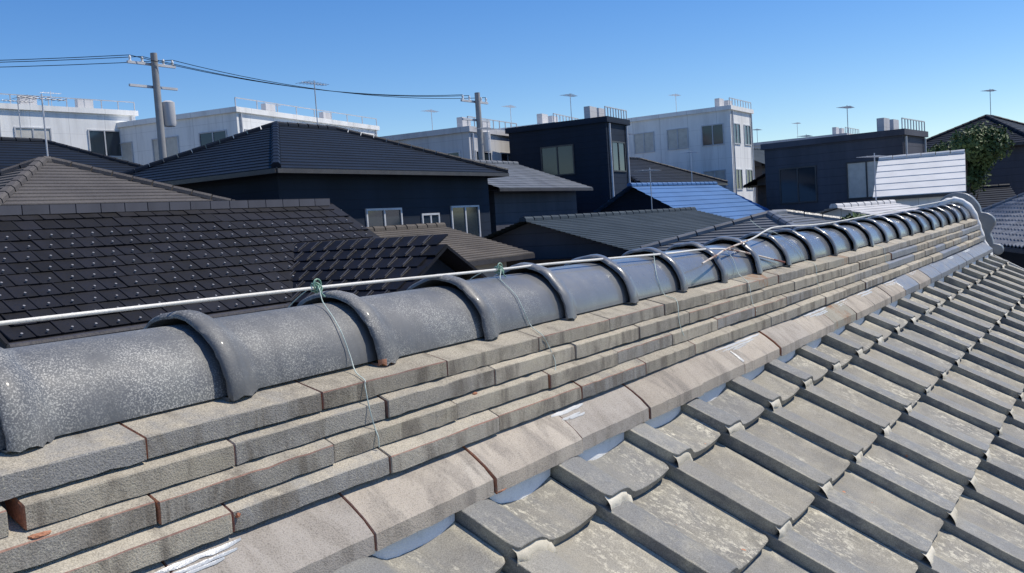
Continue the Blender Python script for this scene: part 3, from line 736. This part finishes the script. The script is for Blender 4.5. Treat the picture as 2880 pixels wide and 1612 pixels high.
def block(name, label, cat, c, az, w, d, ztop, wall, floors=3, nwin=(4, 2), parapet=True, balcony=False, frame='frame', group=None):
    b = empty(name, (c[0], c[1], G0), R(az)); tag(b, label, cat, group); H = ztop - G0
    mb = MB(); mb.box(-w/2, w/2, -d/2, d/2, 0, H - 0.25); mb.build('wall', M[wall], b)
    mb = MB()
    mb.box(-w/2 - 0.12, w/2 + 0.12, -d/2 - 0.12, d/2 + 0.12, H - 0.25, H); mb.build('parapet' if parapet else 'roof', M[wall if parapet else 'slate_wall'], b)
    fh = (H - 0.4) / floors
    for sx in (-1, 1):
        mb = MB(); mb.tube([(sx * (w/2 - 0.25), -d/2 - 0.07, 0), (sx * (w/2 - 0.25), -d/2 - 0.07, H - 0.3)], 0.05, 8); mb.build('downpipe', M['frame'], b, True, 50)
    mb = MB()   # handrail round the flat roof
    for i in range(9):
        xx = -w/2 + w * i / 8; mb.box(xx - 0.02, xx + 0.02, -d/2 - 0.02, -d/2 + 0.02, H, H + 0.42)
    mb.box(-w/2, w/2, -d/2 - 0.025, -d/2 + 0.025, H + 0.421, H + 0.46); mb.build('roof_railing', M['frame'], b)
    for i in range(2):
        mb = MB(); xx = -w/2 + w * (0.3 + 0.4 * i); mb.box(xx - 0.4, xx + 0.4, -d/2 + 0.9, -d/2 + 1.2, H + 0.004, H + 0.6); mb.build('air_conditioner', M['grey_wall'], b)
    aerial(b, w * 0.2, 0.0, H)
    for f in range(floors):
        for face, ext, n in ((0, w, nwin[0]), (1, d, nwin[1])):
            if n: windows(b, face, w, d, [(-ext/2 + ext * (i + 0.5) / n, f * fh + fh * 0.32, min(1.7, ext / n * 0.62), fh * 0.46) for i in range(n)], frame)
        if balcony and f:
            mb = MB(); mb.box(-w/2 + 0.3, w/2 - 0.3, -d/2 - 1.2, -d/2 - 0.003, f * fh - 0.15, f * fh)
            mb.box(-w/2 + 0.3, w/2 - 0.3, -d/2 - 1.2, -d/2 - 1.1, f * fh + 0.002, f * fh + 1.0); mb.build('balcony', M[wall], b)
    return b
def pitched(name, label, cat, c, az, w, d, zeave, pitch, wall, roof, hip=True, course=0.26, wave=0.0, wins0=(), wins1=(), frame='frame', over_=0.5, caps=None, kindroof=False):
    """ridge along local x; w >= d.  Lapped courses as stepped rings."""
    b = empty(name, (c[0], c[1], G0), R(az)); tag(b, label, cat); He = zeave - G0
    mb = MB(); mb.box(-w/2, w/2, -d/2, d/2, 0, He - 0.02)
    tp = math.tan(R(pitch))
    if not hip:
        for sx in (-1, 1):
            a = [(sx*w/2, -d/2, He - 0.02), (sx*w/2, d/2, He - 0.02), (sx*w/2, 0, He - 0.02 + d/2*tp)]
            a2 = [(x - sx*0.15, y, z) for x, y, z in a]
            mb.add(a + a2, [(0, 1, 2) if sx > 0 else (0, 2, 1), (3, 5, 4) if sx > 0 else (3, 4, 5), (1, 2, 5, 4), (0, 2, 5, 3)])
    mb.build('wall', M[wall], b)
    W2 = w/2 + over_; D2 = d/2 + over_; z0 = He - over_ * tp
    e = course * math.cos(R(pitch)); n = int(math.ceil(D2 / e)); lip = 0.03
    mb = MB()
    for k in range(n):
        i0 = k * e - 0.02; i1 = min((k + 1) * e, D2)
        zA = z0 + i0 * tp + lip; zB = z0 + i1 * tp + 0.002; zl = z0 + i0 * tp - 0.002
        for side in range(4):
            if side in (1, 3) and not hip: continue
            L0 = (W2 - (i0 if hip else 0)) if side in (0, 2) else (D2 - i0); L1 = (W2 - (i1 if hip else 0)) if side in (0, 2) else (D2 - i1)
            off0 = (D2 - i0) if side in (0, 2) else (W2 - i0); off1 = (D2 - i1) if side in (0, 2) else (W2 - i1)
            ns = 1 if not wave else max(2, int(2 * L0 / 0.265 * 4))
            rows = []
            for (L_, of_, z_) in ((L0, off0, zl), (L0, off0, zA), (L1, off1, zB)):
                row = []
                for q in range(ns + 1):
                    t = -L_ + 2 * L_ * q / ns
                    ph = t / 0.265 * 2 * math.pi
                    zz = z_ + (wave * (0.5 + 0.5 * math.sin(ph)) if wave else 0)
                    p = (t, -of_, zz) if side == 0 else (of_, t, zz) if side == 1 else (-t, of_, zz) if side == 2 else (-of_, -t, zz)
                    row.append(p)
                rows.append(row)
            V = rows[0] + rows[1] + rows[2]; N = ns + 1
            mb.add(V, [(r_*N+q, r_*N+q+1, (r_+1)*N+q+1, (r_+1)*N+q) for r_ in range(2) for q in range(ns)])
    # soffit
    mb.add([(-W2, -D2, z0 - 0.06), (W2, -D2, z0 - 0.06), (W2, D2, z0 - 0.06), (-W2, D2, z0 - 0.06)], [(0, 3, 2, 1)])
    rf = mb.build('roof', M[roof], b)
    t = 0.05; gb = [(-W2, W2, -D2 - t, -D2 - 0.003), (-W2, W2, D2 + 0.003, D2 + t)]
    if hip: gb += [(-W2 - t, -W2 - 0.003, -D2, D2), (W2 + 0.003, W2 + t, -D2, D2)]
    for q in gb:
        g = MB(); g.box(*q, z0 - 0.12, z0 - 0.01); g.build('gutter', M['darkframe'], b)
    zr = z0 + D2 * tp; xr = (W2 - D2) if hip else W2
    cm = M[caps or roof]
    def cap_line(p, q, each=0.42):
        p = Vector(p); q = Vector(q); L_ = (q - p).length; n_ = max(1, int(L_ / each)); dr = (q - p).normalized()
        sd_ = dr.cross(Vector((0, 0, 1))).normalized(); up_ = sd_.cross(dr)
        base = None
        for k in range(n_):
            a = p + dr * (L_ * k / n_ + 0.01); l_ = L_ / n_ - 0.03
            if base is None:
                V = []; 
                for xx, sc_ in ((0, 1.0), (l_, 0.92)):
                    for y_, z_ in ((-0.12, -0.02), (-0.11, 0.06), (-0.06, 0.11), (0.06, 0.11), (0.11, 0.06), (0.12, -0.02)): V.append((xx, y_ * sc_, z_ * sc_))
                base = mesh('ridge_cap', V, [(i, i+6, i+7, i+1) for i in range(5)] + [tuple(range(6)), tuple(range(11, 5, -1))])
            o = obj('ridge_cap', base, cm, b); o.matrix_local = Matrix.Translation(a) @ Matrix((dr, -sd_, up_)).transposed().to_4x4()
    cap_line((-xr, 0, zr), (xr, 0, zr))
    if hip:
        for sx in (-1, 1):
            for sy in (-1, 1): cap_line((sx * W2, sy * D2, z0 + 0.03), (sx * xr, 0, zr))
    if name not in ('grey_tiled_house', 'slate_roofed_house', 'white_roofed_house', 'brown_shingle_house'): aerial(b, xr * 0.4, 0.0, zr)
    if wins0: windows(b, 0, w, d, wins0, frame)
    if wins1: windows(b, 1, w, d, wins1, frame)
    return b

# ---- the black flat-tiled house right behind the ridge (an L-shaped roof)
A = empty('black_roofed_house', (8.4, 13.6, G0)); tag(A, 'house with black flat tiles and rows of steel snow studs, behind the near ridge tiles', 'house')
AO = Vector((8.4, 13.6, G0))
aP = R(31); ae = 0.28; aw = 0.303; nrow = 11
ex0, ex1, ey0, ez0 = 4.56, 12.3, 9.55, -0.73
UPS = Vector((0, math.cos(aP), math.sin(aP))); NRM = Vector((0, -math.sin(aP), math.cos(aP)))
def flat_tile(name, mat, w_=aw, l_=0.31):
    V = []; t = 0.022; g = 0.003
    for (x, y, z) in ((g, 0, 0), (w_ - g, 0, 0), (w_ - g, l_, -0.02), (g, l_, -0.02)): V.append((x, y, z)); V.append((x, y, z - t))
    # slight raised side ribs at both edges
    F = [(0, 2, 4, 6), (1, 7, 5, 3), (0, 1, 3, 2), (2, 3, 5, 4), (4, 5, 7, 6), (6, 7, 1, 0)]
    b = len(V)
    for x0_, x1_ in ((g, g + 0.03),):
        V += [(x0_, -0.001, 0.0005), (x1_, -0.001, 0.0005), (x1_, l_, -0.0195), (x0_, l_, -0.0195), (x0_ + .006, -0.001, 0.009), (x1_ - .006, -0.001, 0.009), (x1_ - .006, l_, -0.011), (x0_ + .006, l_, -0.011)]
        F += [tuple(b + i for i in f) for f in ((4, 5, 6, 7), (0, 1, 5, 4), (1, 2, 6, 5), (3, 0, 4, 7))]
    me = mesh(name, V, F); me.materials.append(M[mat]); return me
FT = flat_tile('roof_tile', 'black_tile')
mat3 = Matrix((Vector((1, 0, 0)), UPS, NRM)).transposed()
stuff = MB(); studs = MB()
ncol = int((ex1 - ex0) / aw)
for j in range(nrow):
    for i in range(ncol):
        p = Vector((ex0 + aw * i + (aw/2 if j % 2 else 0), ey0, ez0)) + UPS * (ae * j) + NRM * 0.03
        if i < 16:
            o = obj('roof_tile', FT, (), A); o.matrix_local = Matrix.Translation(p - AO + NRM * random.uniform(-0.003, 0.003)) @ (mat3 @ Matrix.Rotation(random.uniform(-0.012, 0.012), 3, 'Y') @ Matrix.Rotation(random.uniform(-0.012, 0.012), 3, 'Z') @ Matrix.Rotation(random.uniform(-0.02, 0.02), 3, 'X')).to_4x4()
        else:
            stuff.add([p - AO + mat3 @ Vector(v.co) for v in FT.vertices], [tuple(q.vertices) for q in FT.polygons])
        if j % 1 == 0 and j < 9:
            c = p - AO + Vector((aw * 0.5, 0, 0)) + UPS * 0.05 + NRM * 0.012
            V = []
            for q in range(6):
                a = q * math.pi / 3; V.append(c + Vector((0.016 * math.cos(a), 0, 0)) + UPS * (0.016 * math.sin(a)))
            V += [v + NRM * 0.025 for v in V]
            studs.add(V, [(q, (q+1) % 6, 6 + (q+1) % 6, 6 + q) for q in range(6)] + [tuple(range(6, 12))])
tag(stuff.build('far_roof_tiles', M['black_tile'], A), kind='stuff')
tag(studs.build('snow_studs', M['stud'], A, True, 40), kind='stuff')
top = Vector((0, ey0, ez0)) + UPS * (ae * nrow)
mb = MB()   # deck below both slopes, rear slope
def quad(m, pts, th=0.05):
    p = [Vector(q) for q in pts]; m.add([q - AO for q in p] + [q - AO - Vector((0, 0, th)) for q in p], [(0,1,2,3),(7,6,5,4),(0,4,5,1),(1,5,6,2),(2,6,7,3),(3,7,4,0)])
quad(mb, [(ex0 - 0.05, ey0 - 0.02, ez0 - 0.01), (ex1 + 0.05, ey0 - 0.02, ez0 - 0.01), (ex1 + 0.05, top.y, top.z - 0.01), (ex0 - 0.05, top.y, top.z - 0.01)])
quad(mb, [(ex1 + 0.05, 2*top.y - ey0, ez0), (ex0 - 0.05, 2*top.y - ey0, ez0), (ex0 - 0.05, top.y + 0.01, top.z + 0.01), (ex1 + 0.05, top.y + 0.01, top.z + 0.01)])
mb.build('roof_deck', M['black_tile'], A)
mb = MB(); mb.box(ex0 + 0.45 - AO.x, ex1 - 0.45 - AO.x, ey0 + 0.55 - AO.y, 2*top.y - ey0 - 0.55 - AO.y, 0, ez0 - G0 + 0.2)
for xx in (ex0 + 0.45, ex1 - 0.45):
    s_ = 0.1 if xx < 8 else -0.1
    a = [(xx - AO.x, ey0 + 0.55 - AO.y, ez0 - G0 + 0.2), (xx - AO.x, 2*top.y - ey0 - 0.55 - AO.y, ez0 - G0 + 0.2), (xx - AO.x, top.y - AO.y, top.z - G0 - 0.12)]
    mb.add(a + [(x + s_, y, z) for x, y, z in a], [(0, 1, 2), (3, 5, 4), (0, 2, 5, 3), (1, 4, 5, 2)])
mb.build('wall', M['navy_wall'], A)
mb = MB(); mb.tube([Vector((ex0 - 0.05, ey0 - 0.07, ez0 - 0.05)) - AO, Vector((8.6, ey0 - 0.07, ez0 - 0.05)) - AO], 0.045, 8); mb.build('gutter', M['darkframe'], A)
for k in range(int((ex1 - ex0) / 0.4)):
    mb = MB(); x_ = ex0 + 0.4 * k - AO.x; mb.box(x_, x_ + 0.385, top.y - 0.13 - AO.y, top.y + 0.13 - AO.y, top.z - G0 - 0.04, top.z - G0 + 0.10); mb.build('ridge_cap', M['slate_wall'], A)
# the wing reaching toward us
wx0, wx1, wy0 = 8.72, 9.95, 7.45; wp = R(31)
wz = ez0 - 0.02; WUP = Vector((math.cos(wp), 0, math.sin(wp))); WN = Vector((-math.sin(wp), 0, math.cos(wp)))
wmat = Matrix((Vector((0, -1, 0)), WUP, WN)).transposed()
FT2 = flat_tile('wing_tile', 'black_tile')
nr2 = int((wx1 - wx0) / math.cos(wp) / ae) + 1
for j in range(nr2):
    for i in range(12):
        yy = wy0 + aw * (i + 1) + (aw/2 if j % 2 else 0)
        if yy > ey0 + (ae * j * math.cos(wp)) + 0.5: continue
        p = Vector((wx0, yy, wz)) + WUP * (ae * j) + WN * 0.03
        o = obj('wing_tile', FT2, (), A); o.matrix_local = Matrix.Translation(p - AO) @ wmat.to_4x4()
        g = MB(); g.box(0.006, 0.022, 0.03, 0.25, 0.004, 0.02)
        if j % 1 == 0 and i % 1 == 0:
            gg = g.build('snow_guard', M['slate_wall'], o)
mb = MB(); wr = Vector((wx1, 0, wz + (wx1 - wx0) * math.tan(wp)))
quad(mb, [(wx0, wy0, wz - 0.01), (wx1, wy0, wr.z - 0.01), (wx1, 12.2, wr.z - 0.01), (wx0, 12.2, wz - 0.01)][::-1])
quad(mb, [(2*wx1 - wx0, wy0, wz), (2*wx1 - wx0, 12.2, wz), (wx1, 12.2, wr.z), (wx1, wy0, wr.z)])
mb.build('wing_deck', M['black_tile'], A)
mb = MB(); mb.box(wx0 + 0.3 - AO.x, 2*wx1 - wx0 - 0.3 - AO.x, wy0 + 0.35 - AO.y, 11 - AO.y, 0, wz - G0 + 0.1)
a = [(wx0 + 0.3 - AO.x, wy0 + 0.35 - AO.y, wz - G0 + 0.1), (2*wx1 - wx0 - 0.3 - AO.x, wy0 + 0.35 - AO.y, wz - G0 + 0.1), (wx1 - AO.x, wy0 + 0.35 - AO.y, wr.z - G0 - 0.1)]
mb.add(a + [(x, y + 0.1, z) for x, y, z in a], [(0, 1, 2), (3, 5, 4), (0, 2, 5, 3), (1, 4, 5, 2)])
mb.build('wing_wall', M['navy_wall'], A)
mb = MB(); mb.box(wx0 - 0.10 - AO.x, wx0 + 0.06 - AO.x, ey0 - 0.05 - AO.y, ey0 + 0.05 - AO.y, wz - G0 - 2.6, wz - G0 + 0.02); mb.build('downpipe', M['slate_wall'], A)

windows(A, 0, 0, 2 * (AO.y - ey0 - 0.55), [(-2.4, 4.3, 1.6, 1.2), (-0.5, 4.3, 1.2, 1.0), (-2.4, 1.0, 1.7, 1.9)], 'darkframe')
def at(az, dist): return (-0.63 + dist * math.cos(R(az)), -1.05 + dist * math.sin(R(az)))
def el(e, dist): return 0.24 + dist * math.tan(R(e))
# ---- further neighbours
c = at(46.8, 29.5); pitched('navy_house', 'tall dark navy sided house with a hipped roof behind the black tiled roof', 'house', c, 3, 9.6, 7, el(4.2, 26), 23, 'navy_wall', 'navy_roof', hip=True, wins0=[(-3.4, 7.6, 1.6, 1.1), (-0.8, 7.6, 1.6, 1.1), (1.4, 7.8, 0.9, 0.7), (3.3, 7.6, 1.6, 1.1)], wins1=[(0, 7.4, 1.6, 1.2)], frame='frame')
c = at(63, 37); pitched('navy_roofed_house', 'house with a dark navy hipped roof at the far left edge', 'house', c, 0, 9, 6.5, el(4.2, 34), 26, 'slate_wall', 'navy_roof', wins0=[(-2, 4.2, 1.6, 1.2), (1.5, 4.2, 1.6, 1.2)])
c = at(50.2, 54); block('apartment_block', 'white apartment block with balconies above the dark navy house', 'building', c, 12, 13, 9, el(7.45, 49), 'white_wall', 5, (5, 3), balcony=True)
c = at(62, 54); block('apartment_tower', 'taller white apartment block rising at the upper left', 'building', c, -4, 7, 9, el(8.2, 49), 'white_wall', 5, (2, 3))
c = at(39.8, 46); block('office_building', 'pale blue grey flat-roofed building beside the right-hand utility pole', 'building', c, 8, 5.0, 8, el(5.95, 43), 'grey_wall', 4, (2, 3))
c = at(34.6, 50); block('apartment_block', 'small white flat-roofed block right of the centre pole', 'building', c, 10, 3.6, 7, el(6.0, 47), 'white_wall', 4, (2, 3))
c = at(30.8, 44); block('stair_tower', 'narrow dark blue tower block in the centre skyline', 'building', c, 6, 2.6, 5, el(6.1, 42), 'navy_wall', 4, (1, 1), frame='darkframe')
c = at(24.4, 60); block('apartment_block', 'white flat-roofed block above the blue metal roof', 'building', c, 2, 4.0, 9, el(6.1, 57), 'white_wall', 5, (2, 4))
c = at(17.3, 78); block('office_building', 'pale grey flat-roofed building behind the brown house on the right', 'building', c, 0, 4.0, 9, el(3.9, 75), 'grey_wall', 4, (2, 3))
pitched('grey_brown_house', 'house with a weathered grey brown roof just behind the black tiled roof', 'house', at(61.2, 23.2), 2, 8.2, 8.0, el(0.9, 19), 24, 'slate_wall', 'greybrown_roof', hip=True, course=0.2)
c = at(37, 36.5); pitched('grey_house', 'grey sided house with a gabled slate roof in the middle distance', 'house', c, 4, 6.4, 6.0, el(2.4, 33.5), 20, 'slate_wall', 'grey_roof', hip=False, wins0=[(-2.5, 4.4, 1.6, 1.2), (0.5, 4.4, 1.6, 1.2), (2.8, 4.4, 1.2, 1.0)], wins1=[(0, 4.6, 1.6, 1.2)])
c = (15.7, 14.2); pitched('brown_shingle_house', 'house with a low brown shingle roof just beyond the near rod', 'house', c, 4, 4.6, 4.4, el(-1.9, 19.5), 17, 'beige_wall', 'brown_roof', hip=False, course=0.16, wins0=[(-1.5, 4.0, 1.6, 1.2)])
c = (25.2, 12.6); pitched('slate_blue_house', 'house with a slate blue shingle roof behind the crossing rods', 'house', c, -2, 9.6, 6.0, el(-1.9, 25), 16, 'slate_wall', 'teal_roof', hip=False, course=0.16)
c = at(24.4, 40); pitched('blue_roofed_house', 'house with a bright blue metal roof in the middle distance', 'house', c, -4, 6.6, 6.0, el(-0.7, 36), 28, 'navy_wall', 'blue_roof', hip=False, course=0.4, wins0=[(-1.5, 4.5, 1.6, 1.1), (1.5, 4.5, 1.6, 1.1)])
c = at(27.5, 52); pitched('navy_gable_house', 'dark navy house right behind the blue metal roof', 'house', c, 0, 10.5, 6.5, el(2.0, 49), 24, 'navy_wall', 'navy_roof', hip=True, frame='darkframe')
c = at(20, 66); pitched('teal_grey_house', 'teal grey roofed house to the right of the blue metal roof', 'house', c, -6, 6.6, 5.0, el(2.6, 63), 24, 'slate_wall', 'teal_roof', hip=False, wins0=[(0, 5, 1.8, 1.2)])
c = at(17.0, 50); pitched('brown_house', 'house with brown siding and a grey gable on the right', 'house', c, -4, 3.4, 3.4, el(1.6, 48), 24, 'brown_wall', 'grey_roof', hip=False, wins0=[(0, 7.0, 1.4, 1.1)], wins1=[(0, 7.0, 1.4, 1.1)])
c = at(18.5, 24); pitched('slate_roofed_house', 'low house with a grey violet roof behind the far ridge tiles', 'house', c, -8, 4.4, 3.6, el(-2.0, 22), 17, 'grey_wall', 'grey_roof', hip=True, course=0.2)
c = at(14.6, 44); block('dark_house', 'dark slate sided square house left of the white metal roof', 'house', c, -4, 3.4, 6, el(3.9, 41), 'slate_wall', 3, (2, 2), False, frame='darkframe')
c = at(10.5, 37); pitched('white_roofed_house', 'house with a bright white metal roof above the far ridge end', 'house', c, 98, 2.6, 5.2, el(0.2, 34), 27, 'white_wall', 'white_metal', hip=False, course=0.5, over_=0.15)
c = (26.9, 5.6); pitched('white_low_house', 'low white house with pale roof just above the far ridge tiles', 'house', c, -10, 3.0, 3.0, el(-1.2, 26), 14, 'white_wall', 'grey_wall', hip=False, wins0=[(0, 4.6, 1.5, 1.0)])
c = at(7.0, 56); pitched('navy_far_house', 'navy roofed house at the right edge behind the grey tile roof', 'house', c, -12, 7.0, 6.0, el(2.7, 53), 26, 'slate_wall', 'navy_roof', hip=True, wins1=[(0, 5, 1.6, 1.1)])
c = at(9.2, 45); pitched('navy_gabled_house', 'small dark gabled roof peeking over the ridge end tile', 'house', c, -70, 4.0, 3.4, el(-0.8, 43), 24, 'grey_wall', 'navy_roof', hip=False, course=0.22)
# ---- grey tiled house to the right
dd = 25.5; e_r = Vector((math.cos(R(23)), math.sin(R(23)), 0)); e_u = Vector((math.cos(R(-67)), math.sin(R(-67)), 0))
cD = (28.7, -2.2); pitched('grey_tiled_house', 'house with a grey wavy tiled hip roof beyond the ridge end', 'house', cD, 23, 12, 9.5, -0.9, 25, 'navy_wall', 'grey_wave_roof', hip=True, course=0.235, wave=0.055, caps='grey_roof', frame='darkframe')

# ---- trees
def tree(name, label, c, zb, zt, rad, n, seed, lm='leaf'):
    rnd = random.Random(seed); t = empty(name, (c[0], c[1], G0)); tag(t, label, 'tree')
    H = zt - G0; mb = MB()
    mb.tube(spline([(0, 0, 0), (0.1, 0.05, H*0.3), (-0.05, 0.1, H*0.6), (0.05, 0, H*0.9)], 5), [0.22 - 0.18 * i / 15 for i in range(16)], 8)
    for k in range(7):
        a = rnd.uniform(0, 6.28); z = H * rnd.uniform(0.45, 0.75); r = rad * rnd.uniform(0.5, 0.85)
        mb.tube([(0, 0, z), (r*0.5*math.cos(a), r*0.5*math.sin(a), z + 0.5), (r*math.cos(a), r*math.sin(a), z + 1.2)], [0.07, 0.045, 0.02], 6)
    mb.build('trunk', M['trunk'], t, True, 60)
    cl = MB(); lobes = [(Vector((rnd.gauss(0, rad*0.45), rnd.gauss(0, rad*0.45), H - rad + rnd.uniform(-rad*0.9, rad*0.35))), rad * rnd.uniform(0.35, 0.6)) for _ in range(9)]
    for k in range(n):
        lc, lr = rnd.choice(lobes); d_ = Vector((rnd.gauss(0, 1), rnd.gauss(0, 1), rnd.gauss(0, 1))).normalized()
        p = lc + d_ * lr * rnd.uniform(0.6, 1.05); s = rnd.uniform(0.05, 0.12)
        a = Vector((rnd.gauss(0, 1), rnd.gauss(0, 1), rnd.gauss(0, 1))).normalized(); b_ = a.cross(d_).normalized()
        cl.add([p - a*s, p + b_*s*0.6 + d_*0.02, p + a*s, p - b_*s*0.6 + d_*0.02], [(0, 1, 2, 3)])
    cl.build('crown', M['leaf'], t)
tree('broadleaf_tree', 'dark green tree rising behind the bright white metal roof', at(10.7, 53), 0, el(4.0, 53), 1.9, 5000, 1)
tree('broadleaf_tree', 'green tree between the white metal roof and the right edge', at(8.2, 40), 0, el(4.0, 40), 1.3, 4500, 2)
tree('garden_tree', 'small green tree just above the far glossy ridge tiles', at(15.2, 20), 0, el(-0.5, 20), 0.75, 3500, 3)
# ---- utility poles and their lines
def pole(c, zt, label, seed):
    p = empty('utility_pole', (c[0], c[1], G0)); tag(p, label, 'pole', 'utility poles'); H = zt - G0
    mb = MB(); mb.tube([(0, 0, 0), (0, 0, H)], [0.17, 0.11], 12); mb.build('post', M['pole'], p, True, 50)
    for k, zz in enumerate((H - 0.35, H - 1.1)):
        mb = MB(); mb.box(-0.9, 0.9, 0.115, 0.195, zz - 0.04, zz + 0.04); mb.build('crossarm', M['frame'], p)
    for k, xx in enumerate((-0.8, -0.35, 0.45, 0.8)):
        mb = MB(); mb.tube([(xx, 0.155, H - 0.31), (xx, 0.155, H - 0.24), (xx, 0.155, H - 0.2), (xx, 0.155, H - 0.13)], [0.05, 0.03, 0.05, 0.025], 8); mb.build('insulator', M['white_wall'], p, True, 50)
    mb = MB(); mb.tube([(0.38, 0, H - 2.4), (0.38, 0, H - 2.3), (0.38, 0, H - 1.6), (0.38, 0, H - 1.55)], [0.18, 0.21, 0.21, 0.12], 14); mb.build('transformer', M['grey_wall'], p, True, 40)
c1 = at(55.1, 33); c2 = at(36.25, 38)
pole(c1, el(11.0, 33), 'concrete utility pole on the left, above the apartment blocks', 1)
pole(c2, el(8.1, 38), 'concrete utility pole near the centre of the skyline', 2)

def cable(a, b, sag, label):
    a = Vector(a); b = Vector(b); mb = MB()
    mb.tube([Vector((0, 0, 0)) + (b - a) * (q / 16) - Vector((0, 0, sag * 4 * (q / 16) * (1 - q / 16))) for q in range(17)], 0.012, 5)
    tag(mb.build('power_line', M['cable'], None, loc=a), label, 'cable', 'power lines')
for q, (xx, nm) in enumerate(((-0.8, 'left'), (-0.35, 'middle'), (0.8, 'right'))):
    za, zb = el(11.0, 33) - 0.12, el(8.1, 38) - 0.12
    cable((c1[0] + xx, c1[1] + 0.155, za), (c2[0] + xx, c2[1] + 0.155, zb), 0.45, 'black power line strung between the two utility poles, from the %s insulators' % nm)
    cable((c1[0] + xx, c1[1] + 0.155, za), (c1[0] - 22 + xx, c1[1] + 14, za + 0.3), 0.5, 'black power line leaving the left pole out of the picture, from the %s insulator' % nm)
# ---- far low ring of hazy wooded hills
mb = MB(); V = []; N = 90
for q in range(N + 1):
    a = R(-60 + 200 * q / N); r = 700
    h = 22 + 10 * noise.noise(Vector((q * 0.13, 3.1, 0))) + 5 * noise.noise(Vector((q * 0.5, 9.1, 0)))
    V += [(r*math.cos(a), r*math.sin(a), G0 - 1), ((r+60)*math.cos(a), (r+60)*math.sin(a), G0 + h * 0.8), ((r+120)*math.cos(a), (r+120)*math.sin(a), G0 + h), ((r+240)*math.cos(a), (r+240)*math.sin(a), G0 - 1)]
mb.add(V, [(q*4+r_, q*4+r_+1, q*4+r_+5, q*4+r_+4) for q in range(N) for r_ in range(3)])
tag(mb.build('hills', simple('far_wooded_hill', (0.07, 0.10, 0.09), 0.95, 0.2, scale=0.02), None, True), kind='structure')
